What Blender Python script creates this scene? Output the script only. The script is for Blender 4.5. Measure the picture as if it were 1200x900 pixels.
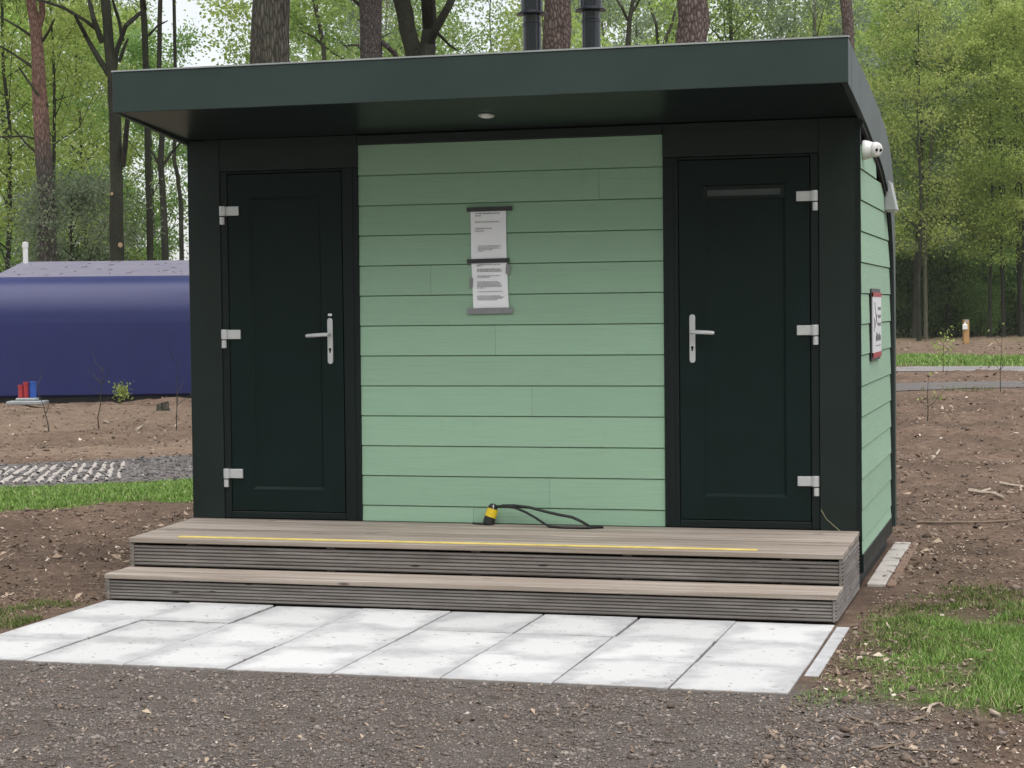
import bpy, bmesh, math, random
import numpy as np
from mathutils import Vector, Matrix

for o in list(bpy.data.objects):
    bpy.data.objects.remove(o)
scene = bpy.context.scene
COL = scene.collection

# ------------------------------------------------------------------ camera
CAM = np.array([5.142, -10.967, 1.606]); FPX = 2270.85
YAW, PITCH, ROLL = 0.2741, -0.0389, -0.0110
_fw = np.array([-math.sin(YAW) * math.cos(PITCH), math.cos(YAW) * math.cos(PITCH), math.sin(PITCH)])
_r = np.array([math.cos(YAW), math.sin(YAW), 0.0]); _u = np.cross(_r, _fw)
CR = _r * math.cos(ROLL) + _u * math.sin(ROLL); CU = -_r * math.sin(ROLL) + _u * math.cos(ROLL); CW = _fw
cd = bpy.data.cameras.new('camera'); cam = bpy.data.objects.new('camera', cd); COL.objects.link(cam)
m = Matrix.Identity(4)
for i in range(3):
    m[i][0] = CR[i]; m[i][1] = CU[i]; m[i][2] = -CW[i]; m[i][3] = CAM[i]
cam.matrix_world = m
cd.sensor_width = 36.0; cd.lens = 36.0 * FPX / 1200.0; cd.clip_end = 3000; cd.clip_start = 0.1
scene.camera = cam

# ------------------------------------------------------------------ sky, sun, exposure (overcast day)
SUN_EL, SUN_AZ = math.radians(70), math.radians(140)
world = bpy.data.worlds.new('World'); scene.world = world; world.use_nodes = True
wn = world.node_tree; wn.nodes.clear()
sky = wn.nodes.new('ShaderNodeTexSky'); sky.sky_type = 'NISHITA'; sky.sun_disc = False
sky.sun_elevation = SUN_EL; sky.sun_rotation = SUN_AZ; sky.dust_density = 1.0; sky.air_density = 1.0; sky.ozone_density = 1.0
hs = wn.nodes.new('ShaderNodeHueSaturation'); hs.inputs['Saturation'].default_value = 0.22
bg = wn.nodes.new('ShaderNodeBackground'); bg.inputs['Strength'].default_value = 0.075
wo = wn.nodes.new('ShaderNodeOutputWorld')
wn.links.new(sky.outputs[0], hs.inputs['Color']); wn.links.new(hs.outputs[0], bg.inputs['Color']); wn.links.new(bg.outputs[0], wo.inputs['Surface'])
sd = bpy.data.lights.new('sun', 'SUN'); sd.energy = 1.5; sd.angle = math.radians(80); sd.color = (1.0, 0.97, 0.93)
sun = bpy.data.objects.new('sun', sd); COL.objects.link(sun)
sdir = Vector((math.sin(SUN_AZ) * math.cos(SUN_EL), math.cos(SUN_AZ) * math.cos(SUN_EL), math.sin(SUN_EL)))
sun.rotation_euler = sdir.to_track_quat('Z', 'Y').to_euler(); sun.location = (0, 0, 30)
vs = scene.view_settings
vs.view_transform = 'Standard'; vs.look = 'None'; vs.gamma = 1.0; vs.exposure = 1.35; vs.use_curve_mapping = False
scene.render.engine = 'CYCLES'

# ------------------------------------------------------------------ pixel to place
def ray(x, y):
    return (x - 600) / FPX * CR - (y - 450) / FPX * CU + CW
def pg(x, y, z=0.0):
    d = ray(x, y); return CAM + d * (z - CAM[2]) / d[2]
def pY(x, y, Y=0.0):
    d = ray(x, y); return CAM + d * (Y - CAM[1]) / d[1]
def pX(x, y, X):
    d = ray(x, y); return CAM + d * (X - CAM[0]) / d[0]
def pD(x, y, D):
    return CAM + ray(x, y) * D

# ------------------------------------------------------------------ helpers
def mesh_np(name, V, F, smooth=False):
    V = np.asarray(V, np.float32); F = np.asarray(F, np.int32)
    me = bpy.data.meshes.new(name); k = F.shape[1]
    me.vertices.add(len(V)); me.vertices.foreach_set('co', V.ravel())
    me.loops.add(F.size); me.loops.foreach_set('vertex_index', F.ravel())
    me.polygons.add(len(F)); me.polygons.foreach_set('loop_start', np.arange(0, F.size, k, dtype=np.int32))
    me.polygons.foreach_set('loop_total', np.full(len(F), k, np.int32))
    if smooth: me.polygons.foreach_set('use_smooth', np.ones(len(F), bool))
    me.update(calc_edges=True); me.validate()
    return me
def link(name, me, mat=None, parent=None):
    o = bpy.data.objects.new(name, me); COL.objects.link(o)
    if mat is not None and me is not None and not me.materials: me.materials.append(mat)
    if parent is not None: o.parent = parent
    return o
def tag(o, label=None, cat=None, group=None, kind=None):
    if label: o['label'] = label
    if cat: o['category'] = cat
    if group: o['group'] = group
    if kind: o['kind'] = kind
    return o
def empty(name, loc=(0, 0, 0), rz=0.0, **kw):
    o = bpy.data.objects.new(name, None); COL.objects.link(o); o.location = loc; o.rotation_euler[2] = rz
    o.empty_display_size = 0.2
    return tag(o, **kw)
class MB:
    def __init__(s): s.v = []; s.f = []; s.sm = []
    def add(s, vs, fs, smooth=False):
        n = len(s.v); s.v += [tuple(map(float, q)) for q in vs]; s.f += [tuple(i + n for i in q) for q in fs]; s.sm += [smooth] * len(fs); return s
    def box(s, a, b):
        x0, y0, z0 = a; x1, y1, z1 = b
        return s.add([(x0,y0,z0),(x1,y0,z0),(x1,y1,z0),(x0,y1,z0),(x0,y0,z1),(x1,y0,z1),(x1,y1,z1),(x0,y1,z1)],
              [(0,3,2,1),(4,5,6,7),(0,1,5,4),(1,2,6,5),(2,3,7,6),(3,0,4,7)])
    def prism(s, poly, axis, a, b, smooth=False):
        # poly: 2d points, extruded along an axis from a to b
        n = len(poly)
        def P(q, t):
            return {'x': (t, q[0], q[1]), 'y': (q[0], t, q[1]), 'z': (q[0], q[1], t)}[axis]
        s.add([P(q, a) for q in poly] + [P(q, b) for q in poly],
              [tuple(range(n))[::-1], tuple(range(n, 2 * n))] + [(i, (i + 1) % n, (i + 1) % n + n, i + n) for i in range(n)], smooth)
        return s
    def strip(s, A, B, axis, a, b):
        # band between two equal-length 2d curves, extruded: a closed ribbon of quads
        n = len(A)
        def P(q, t):
            return {'x': (t, q[0], q[1]), 'y': (q[0], t, q[1]), 'z': (q[0], q[1], t)}[axis]
        v = [P(q, a) for q in A] + [P(q, a) for q in B] + [P(q, b) for q in A] + [P(q, b) for q in B]
        f = []
        for i in range(n - 1):
            f += [(i, i+1, n+i+1, n+i), (2*n+i, 3*n+i, 3*n+i+1, 2*n+i+1), (i, 2*n+i, 2*n+i+1, i+1), (n+i, n+i+1, 3*n+i+1, 3*n+i)]
        f += [(0, n, 3*n, 2*n), (n-1, 3*n-1, 4*n-1, 2*n-1)]
        return s.add(v, f)
    def tube(s, pts, rad, n=8, cap=True):
        pts = [np.array(p, float) for p in pts]; rad = [rad] * len(pts) if np.isscalar(rad) else rad
        vs = []; ref = None
        for i, p in enumerate(pts):
            t = pts[min(i + 1, len(pts) - 1)] - pts[max(i - 1, 0)]; t /= (np.linalg.norm(t) + 1e-9)
            if ref is None:
                ref = np.array([1.0, 0, 0]) if abs(t[0]) < .8 else np.array([0, 1.0, 0])
            a = ref - t * (ref @ t); a /= np.linalg.norm(a); b = np.cross(t, a); ref = a
            for k in range(n):
                c = 2 * math.pi * k / n; vs.append(p + rad[i] * (math.cos(c) * a + math.sin(c) * b))
        fs = [(i*n + k, i*n + (k+1) % n, (i+1)*n + (k+1) % n, (i+1)*n + k) for i in range(len(pts) - 1) for k in range(n)]
        s.add(vs, fs, True)
        if cap:
            L = (len(pts) - 1) * n; m = len(s.v) - len(vs)
            s.f += [tuple(m + k for k in range(n))[::-1], tuple(m + L + k for k in range(n))]; s.sm += [False, False]
        return s
    def mesh(s, name, bevel=0.0, seg=1):
        me = bpy.data.meshes.new(name); me.from_pydata(s.v, [], s.f)
        me.polygons.foreach_set('use_smooth', s.sm)
        bm = bmesh.new(); bm.from_mesh(me)
        bmesh.ops.recalc_face_normals(bm, faces=bm.faces)
        if bevel:
            ed = [e for e in bm.edges if len(e.link_faces) == 2 and e.calc_face_angle(0) > 0.6]
            bmesh.ops.bevel(bm, geom=ed, offset=bevel, segments=seg, affect='EDGES', profile=0.5)
        for e in bm.edges:
            if len(e.link_faces) == 2 and e.calc_face_angle(0) > .6: e.smooth = False
        bm.to_mesh(me); bm.free(); me.update()
        return me
    def build(s, name, mat, parent=None, bevel=0.0, seg=1):
        return link(name, s.mesh(name, bevel, seg), mat, parent)
def lathe(mb, prof, c, n=20, axis='z'):
    vs = []
    for (r, t) in prof:
        for k in range(n):
            a = 2 * math.pi * k / n; x, y = r * math.cos(a), r * math.sin(a)
            vs.append({'z': (c[0]+x, c[1]+y, c[2]+t), 'y': (c[0]+x, c[1]+t, c[2]+y), 'x': (c[0]+t, c[1]+x, c[2]+y)}[axis])
    fs = [(i*n+k, i*n+(k+1) % n, (i+1)*n+(k+1) % n, (i+1)*n+k) for i in range(len(prof)-1) for k in range(n)]
    fs += [tuple(range(n))[::-1], tuple(range((len(prof)-1)*n, len(prof)*n))]
    return mb.add(vs, fs, False)

# value noise in numpy
_nr = np.random.RandomState(7); _tab = _nr.rand(256, 256)
def vnoise(x, y):
    xi = np.floor(x).astype(int); yi = np.floor(y).astype(int); fx = x - xi; fy = y - yi
    fx = fx * fx * (3 - 2 * fx); fy = fy * fy * (3 - 2 * fy)
    g = lambda a, b: _tab[a & 255, b & 255]
    return (g(xi, yi) * (1-fx) + g(xi+1, yi) * fx) * (1-fy) + (g(xi, yi+1) * (1-fx) + g(xi+1, yi+1) * fx) * fy
def fbm(x, y, o=4):
    t = 0; a = .5; n = 0
    for i in range(o):
        t = t + a * vnoise(x * 2 ** i + 17.3 * i, y * 2 ** i + 5.1 * i); n += a; a *= .5
    return t / n
def sst(a, b, x):
    t = np.clip((x - a) / (b - a), 0, 1); return t * t * (3 - 2 * t)

# ------------------------------------------------------------------ materials
class NT:
    def __init__(s, name):
        s.m = bpy.data.materials.new(name); s.m.use_nodes = True; s.t = s.m.node_tree; s.t.nodes.clear()
        s.out = s.t.nodes.new('ShaderNodeOutputMaterial')
    def n(s, typ, **kw):
        nd = s.t.nodes.new('ShaderNode' + typ)
        for k, v in kw.items():
            if k in nd.inputs: s.put(nd.inputs[k], v)
            else: setattr(nd, k, v)
        return nd
    def put(s, sock, v):
        if hasattr(v, 'is_output') or isinstance(v, bpy.types.NodeSocket): s.t.links.new(v, sock)
        elif isinstance(v, (tuple, list)) and len(v) == 3 and sock.type == 'RGBA': sock.default_value = (*v, 1)
        else: sock.default_value = v
    def coord(s, out='Object', scale=(1, 1, 1)):
        c = s.n('TexCoord'); mp = s.n('Mapping'); s.t.links.new(c.outputs[out], mp.inputs['Vector']); mp.inputs['Scale'].default_value = scale
        return mp.outputs[0]
    def noise(s, vec, scale, detail=6, rough=.6, dist=0.0):
        nd = s.n('TexNoise'); s.t.links.new(vec, nd.inputs['Vector']); nd.inputs['Scale'].default_value = scale
        nd.inputs['Detail'].default_value = detail; nd.inputs['Roughness'].default_value = rough; nd.inputs['Distortion'].default_value = dist
        return nd.outputs[0]
    def ramp(s, fac, stops):
        nd = s.n('ValToRGB'); s.t.links.new(fac, nd.inputs[0]); e = nd.color_ramp.elements
        while len(e) > 1: e.remove(e[-1])
        for i, (p, c) in enumerate(stops):
            q = e[0] if i == 0 else e.new(p)
            q.position = p; q.color = (*c, 1) if not np.isscalar(c) else (c, c, c, 1)
        return nd.outputs[0]
    def mix(s, f, a, b, mode='MIX'):
        nd = s.n('MixRGB', blend_type=mode); s.put(nd.inputs[0], f); s.put(nd.inputs[1], a); s.put(nd.inputs[2], b); return nd.outputs[0]
    def math(s, op, a, b=0.0, clamp=False):
        nd = s.n('Math', operation=op, use_clamp=clamp); s.put(nd.inputs[0], a); s.put(nd.inputs[1], b); return nd.outputs[0]
    def bump(s, h, strength, dist):
        nd = s.n('Bump'); s.put(nd.inputs['Height'], h); nd.inputs['Strength'].default_value = strength; nd.inputs['Distance'].default_value = dist; return nd.outputs[0]
    def bsdf(s, color, rough=.6, metal=0.0, spec=.5, normal=None, **kw):
        b = s.n('BsdfPrincipled'); s.put(b.inputs['Base Color'], color); s.put(b.inputs['Roughness'], rough); s.put(b.inputs['Metallic'], metal)
        s.put(b.inputs['Specular IOR Level'], spec)
        if normal is not None: s.put(b.inputs['Normal'], normal)
        for k, v in kw.items(): s.put(b.inputs[k.replace('_', ' ')], v)
        s.t.links.new(b.outputs[0], s.out.inputs[0]); return b
    def rnd(s): return s.n('ObjectInfo').outputs['Random']
    def isl(s): return s.n('NewGeometry').outputs['Random Per Island']
def simple(name, col, var=.12, scale=8, rough=.5, metal=0, spec=.5, bump=0.0, bscale=60, bd=.002, stretch=(1, 1, 1), coord='Object', rv=.1):
    t = NT(name); v = t.coord(coord, stretch); n = t.noise(v, scale)
    lo = tuple(c * (1 - var) for c in col); hi = tuple(min(1, c * (1 + var)) for c in col)
    c = t.ramp(n, [(.3, lo), (.7, hi)])
    r = t.math('ADD', t.math('MULTIPLY', n, rv), rough - rv / 2)
    nm = t.bump(t.noise(v, bscale, 4), bump, bd) if bump else None
    t.bsdf(c, r, metal, spec, nm); return t.m
M = {}
M['dark_metal'] = simple('dark_green_coated_metal', (.0085, .0170, .0145), .15, 3, .48, 0, .35, .06, 400, .001, rv=.12)
def fascia_mat():
    t = NT('fascia_coated_metal'); v = t.coord(); n = t.noise(v, 2.5); st = t.noise(t.coord('Object', (9, 9, .7)), 3, 5, .7)
    c = t.ramp(n, [(.3, (.026, .044, .041)), (.7, (.035, .055, .051))])
    c = t.mix(t.ramp(st, [(.62, 0.0), (.8, .35)]), c, (.06, .075, .072))
    t.bsdf(c, t.math('ADD', t.math('MULTIPLY', n, .15), .38), 0, .35); return t.m
M['fascia'] = fascia_mat()
M['soffit'] = simple('soffit_gloss_metal', (.012, .019, .018), .1, 3, .33, 0, .2, rv=.05)
M['door'] = simple('door_dark_green_foil', (.0014, .0108, .0096), .15, 4, .5, 0, .24, .08, 500, .0008)
M['frame'] = simple('door_frame_dark', (.0042, .0105, .0100), .12, 5, .5, 0, .3)
M['seal'] = simple('black_rubber', (.008, .008, .009), .2, 20, .7)
M['alu'] = simple('aluminium', (.62, .63, .64), .06, 20, .33, .85, .5)
M['alu_trim'] = simple('pale_edge_trim', (.42, .45, .45), .15, 9, .4, .4)
M['silver'] = simple('silver_paint', (.62, .63, .64), .05, 30, .3, .35, .5)
M['white_plastic'] = simple('white_plastic', (.78, .78, .77), .03, 12, .35)
M['grey_plastic'] = simple('grey_plastic', (.36, .37, .37), .08, 12, .4)
M['lens'] = simple('lens_dark', (.01, .01, .015), .2, 10, .12)
M['black_pipe'] = simple('black_pipe_coat', (.012, .014, .020), .2, 6, .24, 0, .6)
M['rubber'] = simple('black_cable', (.010, .010, .011), .2, 30, .45)
M['yellow_tape'] = simple('yellow_tape', (.72, .52, .02), .12, 40, .4, bump=.3, bscale=60, bd=.004)
M['paper'] = simple('paper', (.90, .90, .95), .02, 9, .6, bump=.15, bscale=12, bd=.004)
M['ink'] = simple('grey_ink', (.27, .27, .29), .3, 90, .7)
M['dark_tape'] = simple('dark_tape', (.035, .035, .042), .15, 20, .45)
M['grey_tape'] = simple('silver_tape', (.27, .27, .29), .12, 30, .38, .3)
M['red_print'] = simple('red_print', (.36, .035, .04), .1, 15, .5)
M['red_plastic'] = simple('red_plastic', (.40, .04, .05), .1, 9, .4)
M['blue_plastic'] = simple('blue_plastic', (.03, .10, .42), .1, 9, .4)
M['straw'] = simple('straw', (.30, .27, .15), .2, 30, .7)
M['zinc'] = simple('grey_zinc', (.35, .37, .38), .15, 12, .5, .3)
M['sign_white'] = simple('sign_white', (.74, .74, .78), .03, 9, .4)
M['sign_ink'] = simple('sign_ink', (.05, .05, .08), .2, 60, .6)
M['brick_brown'] = simple('edging_brown', (.20, .125, .09), .25, 14, .85, bump=.4, bscale=60, bd=.004)

def siding_mat(name, col):
    t = NT(name); v = t.coord('Object'); g = t.noise(t.coord('Object', (3.0, 3.0, 95)), 1.0, 5, .65)
    r = t.rnd(); n = t.noise(v, 2.2, 4)
    c = t.mix(t.math('MULTIPLY', n, .5), tuple(x * .93 for x in col), tuple(x * 1.07 for x in col))
    c = t.mix(t.ramp(g, [(.35, .28), (.62, 0.0)]), c, tuple(x * .72 for x in col))
    hv = t.n('HueSaturation'); t.put(hv.inputs['Color'], c); t.put(hv.inputs['Value'], t.math('ADD', t.math('MULTIPLY', r, .11), .945))
    d = t.noise(t.coord('Object', (1, 1, .25)), 9, 6, .7)
    c2 = t.mix(t.ramp(d, [(.60, 0.0), (.78, .22)]), hv.outputs[0], (.20, .22, .16))
    t.bsdf(c2, .62, 0, .35, t.bump(g, .5, .0035)); return t.m
M['siding'] = siding_mat('mint_green_siding', (.315, .49, .352))

def deck_mat():
    t = NT('weathered_deck_wood'); r = t.rnd(); oi = t.n('ObjectInfo')
    c0 = t.n('TexCoord'); add = t.n('VectorMath', operation='ADD'); t.t.links.new(c0.outputs['Object'], add.inputs[0])
    sc = t.n('VectorMath', operation='SCALE'); t.t.links.new(oi.outputs['Random'], sc.inputs['Scale']); sc.inputs[0].default_value = (13, 7, 5)
    t.t.links.new(sc.outputs[0], add.inputs[1])
    mp = t.n('Mapping'); t.t.links.new(add.outputs[0], mp.inputs[0]); mp.inputs['Scale'].default_value = (.8, 17, 40)
    g = t.noise(mp.outputs[0], 1.0, 7, .7, .4); b = t.noise(add.outputs[0], 3.0, 5, .6)
    c = t.ramp(g, [(.25, (.11, .09, .076)), (.48, (.30, .252, .215)), (.68, (.47, .415, .37))])
    c = t.mix(t.ramp(b, [(.4, 0.0), (.72, .55)]), c, (.29, .235, .19))
    kn = t.n('TexVoronoi'); mp2 = t.n('Mapping'); t.t.links.new(add.outputs[0], mp2.inputs[0]); mp2.inputs['Scale'].default_value = (2.2, 9, 9)
    t.t.links.new(mp2.outputs[0], kn.inputs['Vector']); kn.inputs['Scale'].default_value = 1.0
    c = t.mix(t.ramp(kn.outputs['Distance'], [(.05, .8), (.10, 0.0)]), c, (.05, .04, .035))
    hv = t.n('HueSaturation'); t.put(hv.inputs['Color'], c); t.put(hv.inputs['Value'], t.math('ADD', t.math('MULTIPLY', r, .3), .85))
    t.bsdf(hv.outputs[0], .75, 0, .3, t.bump(g, .5, .003)); return t.m
M['deck'] = deck_mat()
def riser_mat():
    t = NT('weathered_grooved_wood'); r = t.rnd(); v = t.coord('Object', (1.6, 1.6, 40)); g = t.noise(v, 1.0, 6, .7, .3); b = t.noise(t.coord('Object', (1, 1, 3)), 4, 5)
    c = t.ramp(g, [(.25, (.10, .09, .084)), (.5, (.225, .203, .19)), (.78, (.35, .325, .305))])
    c = t.mix(t.ramp(b, [(.45, 0.0), (.75, .5)]), c, (.12, .10, .088))
    kn = t.n('TexVoronoi'); t.t.links.new(t.coord('Object', (3.1, 3.1, 16)), kn.inputs['Vector']); kn.inputs['Scale'].default_value = 1.0
    c = t.mix(t.ramp(kn.outputs['Distance'], [(.06, .85), (.10, 0.0)]), c, (.03, .025, .022))
    t.bsdf(c, .78, 0, .3, t.bump(g, .4, .003)); return t.m
M['riser'] = riser_mat()
M['yellow_strip'] = simple('yellow_anti_slip', (.70, .55, .16), .2, 14, .75, bump=.3, bscale=300, bd=.002)

def slab_mat():
    t = NT('concrete_slab'); r = t.rnd(); oi = t.n('ObjectInfo'); c0 = t.n('TexCoord')
    add = t.n('VectorMath', operation='ADD'); t.t.links.new(c0.outputs['Object'], add.inputs[0])
    sc = t.n('VectorMath', operation='SCALE'); t.t.links.new(oi.outputs['Random'], sc.inputs['Scale']); sc.inputs[0].default_value = (31, 17, 9)
    t.t.links.new(sc.outputs[0], add.inputs[1]); v = add.outputs[0]
    sep = t.n('SeparateXYZ'); t.t.links.new(c0.outputs['Object'], sep.inputs[0])
    ex = t.math('DIVIDE', t.math('ABSOLUTE', sep.outputs[0]), .25); ey = t.math('DIVIDE', t.math('ABSOLUTE', sep.outputs[1]), .30)
    e = t.math('MAXIMUM', ex, ey); n = t.noise(v, 3.2, 5, .6); fine = t.noise(v, 120, 3, .6)
    e2 = t.math('ADD', e, t.math('MULTIPLY', t.math('SUBTRACT', n, .5), 2.0))
    wet = t.ramp(e2, [(.50, 0.0), (.92, 1.0)])
    n3 = t.noise(v, 11, 6, .65); wet = t.math('MULTIPLY', wet, t.ramp(n3, [(.25, .35), (.6, 1.0)]))
    c = t.mix(wet, (.56, .56, .56), (.385, .385, .395))
    c = t.mix(t.math('MULTIPLY', t.math('SUBTRACT', fine, .5), .5, True), c, (.30, .29, .28))
    sp = t.noise(v, 26, 2, .5); c = t.mix(t.ramp(sp, [(.67, 0.0), (.72, .75)]), c, (.20, .17, .14))
    c = t.mix(t.ramp(t.math('ADD', t.math('MAXIMUM', t.math('MULTIPLY', ex, 1.0), t.math('SUBTRACT', ey, .004)), t.math('MULTIPLY', t.math('SUBTRACT', n3, .5), .05)), [(.968, 0.0), (.995, .8)]), c, (.20, .165, .14))
    hv = t.n('HueSaturation'); t.put(hv.inputs['Color'], c); t.put(hv.inputs['Value'], t.math('ADD', t.math('MULTIPLY', r, .12), .9))
    t.bsdf(hv.outputs[0], .85, 0, .3, t.bump(fine, .25, .002)); return t.m
M['slab'] = slab_mat()
M['kerb'] = simple('grey_concrete', (.40, .40, .41), .18, 9, .85, bump=.35, bscale=150, bd=.002)
def pad_mat():
    t = NT('dirty_concrete_pad'); v = t.coord(); n = t.noise(v, 5, 6, .7)
    c = t.ramp(n, [(.36, (.13, .10, .085)), (.44, (.42, .39, .36)), (.75, (.52, .49, .46))])
    t.bsdf(c, .9, 0, .2, t.bump(n, .5, .01)); return t.m
M['pad'] = pad_mat()

def island_mat(name, stops, rough=.9, spec=.2, bump=0, obj_var=0.0):
    t = NT(name); c = t.ramp(t.isl(), stops)
    if 'gravel' in name: c = t.mix(t.ramp(t.noise(t.coord(), 3.5, 6, .7), [(.38, .6), (.58, 0.0)]), c, (.105, .08, .066))
    t.bsdf(c, rough, 0, spec, t.bump(t.noise(t.coord(), 90, 3), .4, .003) if bump else None); return t.m
M['gravel'] = island_mat('gravel_stones', [(0, (.115, .097, .088)), (.35, (.175, .148, .134)), (.7, (.225, .19, .172)), (.96, (.285, .245, .222)), (.993, (.37, .32, .285)), (1.0, (.58, .55, .52))], .85, .25)
M['litter'] = island_mat('litter_bits', [(0, (.06, .043, .032)), (.4, (.17, .122, .092)), (.75, (.31, .23, .172)), (.93, (.45, .355, .265)), (1.0, (.64, .57, .49))])
M['clod'] = island_mat('soil_clods', [(0, (.075, .055, .043)), (.6, (.19, .143, .113)), (1.0, (.30, .235, .19))])
M['twig'] = simple('dry_twig', (.20, .15, .11), .3, 25, .85, bump=.3, bscale=90, bd=.004)
M['pale_twig'] = simple('pale_bare_wood', (.40, .33, .26), .25, 25, .8, bump=.3, bscale=90, bd=.004)
M['grass'] = island_mat('grass_blades', [(0, (.085, .165, .028)), (.5, (.155, .285, .05)), (.82, (.24, .37, .085)), (1.0, (.42, .40, .22))], .6, .3)
M['dry_grass'] = island_mat('thin_grass_blades', [(0, (.055, .095, .02)), (.5, (.10, .155, .035)), (.8, (.19, .19, .08)), (1.0, (.26, .22, .12))], .7, .2)

def leaf_mat(name, a, b, c3, tr=.35, hv=.06):
    t = NT(name); i = t.isl(); r = t.rnd()
    c = t.ramp(i, [(0, a), (.5, b), (1, c3)])
    h = t.n('HueSaturation'); t.put(h.inputs['Color'], c); t.put(h.inputs['Hue'], t.math('ADD', t.math('MULTIPLY', r, hv), .5 - hv / 2))
    t.put(h.inputs['Value'], t.math('ADD', t.math('MULTIPLY', t.math('FRACT', t.math('MULTIPLY', r, 7.31)), .4), .8))
    d = t.n('BsdfDiffuse'); t.put(d.inputs[0], h.outputs[0]); d.inputs[1].default_value = .5
    tl = t.n('BsdfTranslucent'); t.put(tl.inputs[0], h.outputs[0])
    mx = t.n('MixShader'); mx.inputs[0].default_value = tr
    t.t.links.new(d.outputs[0], mx.inputs[1]); t.t.links.new(tl.outputs[0], mx.inputs[2]); t.t.links.new(mx.outputs[0], t.out.inputs[0]); return t.m
M['leaf_spring'] = leaf_mat('leaf_spring_green', (.24, .345, .085), (.41, .53, .15), (.57, .67, .26), .6, .035)
M['leaf_mid'] = leaf_mat('leaf_mid_green', (.17, .285, .08), (.29, .43, .14), (.43, .56, .23), .6, .03)
M['leaf_olive'] = leaf_mat('leaf_grey_olive', (.17, .235, .14), (.28, .36, .23), (.41, .49, .34), .55, .03)
M['leaf_dark'] = leaf_mat('leaf_dark_green', (.055, .09, .04), (.11, .16, .065), (.18, .24, .09), .4)
M['needle'] = leaf_mat('pine_needles', (.035, .065, .035), (.06, .10, .055), (.10, .15, .08), .25)

def bark_mat(name, dark, mid, lite, sc=(26, 26, 5), bd=.03, green=0.0, lower=None, z0=5, z1=9):
    t = NT(name); v = t.coord('Object', sc); vo = t.n('TexVoronoi', feature='DISTANCE_TO_EDGE'); t.t.links.new(v, vo.inputs['Vector']); vo.inputs['Scale'].default_value = 1.0
    n = t.noise(v, 1.2, 7, .7); n2 = t.noise(t.coord('Object', (1, 1, .4)), 2.0, 4)
    h = t.math('MULTIPLY', t.math('POWER', vo.outputs['Distance'], .5), n)
    c = t.ramp(h, [(.08, dark), (.28, mid), (.5, lite)])
    if lower:
        sep = t.n('SeparateXYZ'); t.t.links.new(t.n('TexCoord').outputs['Object'], sep.inputs[0])
        f = t.ramp(t.math('DIVIDE', t.math('ADD', sep.outputs[2], t.math('MULTIPLY', n2, 2.0)), 20.0), [(z0 / 20, 1.0), (z1 / 20, 0.0)])
        cl = t.ramp(h, [(.08, lower[0]), (.28, lower[1]), (.5, lower[2])]); c = t.mix(f, c, cl)
    if green: c = t.mix(t.ramp(n2, [(.4, 0.0), (.7, green)]), c, (.09, .11, .06))
    t.bsdf(c, .9, 0, .15, t.bump(h, 1.0, bd)); return t.m
M['bark_oak'] = bark_mat('bark_oak', (.03, .027, .023), (.115, .103, .09), (.22, .20, .18), green=.3)
M['bark_dark'] = bark_mat('bark_dark', (.018, .017, .014), (.045, .042, .035), (.085, .080, .068), (40, 40, 14), .012, .35)
M['bark_pine'] = bark_mat('bark_pine', (.055, .040, .036), (.19, .145, .13), (.33, .265, .245), (22, 22, 9), .03)
M['bark_grey'] = bark_mat('bark_grey', (.045, .038, .036), (.14, .12, .115), (.27, .245, .235), (34, 34, 14), .02)
M['bark_redpine'] = bark_mat('bark_red_pine', (.13, .075, .06), (.29, .175, .14), (.39, .26, .215), (20, 20, 6), .02, 0, ((.045, .04, .036), (.13, .115, .105), (.22, .20, .185)), 6.3, 7.6)
M['bark_thin'] = bark_mat('bark_thin', (.03, .027, .022), (.075, .068, .055), (.13, .12, .095), (30, 30, 8), .01, .4)
M['bark_pale'] = bark_mat('bark_pale', (.08, .075, .055), (.17, .16, .115), (.25, .24, .18), (30, 30, 8), .01, .3)
M['cut_wood'] = simple('cut_wood', (.42, .30, .18), .2, 12, .8)
M['post_wood'] = simple('larch_post', (.43, .25, .10), .2, 6, .75, bump=.3, bscale=40, bd=.004, stretch=(8, 8, 1))
def blue_mat():
    t = NT('violet_blue_coated_metal'); n = t.noise(t.coord(), 2.0, 5); s = t.noise(t.coord('Object', (5, 5, .6)), 4, 5, .7)
    c = t.ramp(n, [(.3, (.017, .023, .115)), (.7, (.021, .028, .135))]); c = t.mix(t.ramp(s, [(.6, 0.0), (.85, .18)]), c, (.05, .055, .17))
    t.bsdf(c, .38, 0, .5); return t.m
M['blue_metal'] = blue_mat()
def bluetop_mat():
    t = NT('violet_blue_pale_roof'); n = t.noise(t.coord(), 3.0, 5); s = t.noise(t.coord('Object', (3, 3, 3)), 8, 6, .75)  # roof colour paler and greyer than the walls, with brownish patches
    c = t.ramp(n, [(.3, (.19, .18, .26)), (.7, (.25, .235, .30))]); c = t.mix(t.ramp(s, [(.5, 0.0), (.7, .6)]), c, (.20, .165, .17))
    t.bsdf(c, .6, 0, .4); return t.m
M['blue_roof'] = bluetop_mat()

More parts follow.
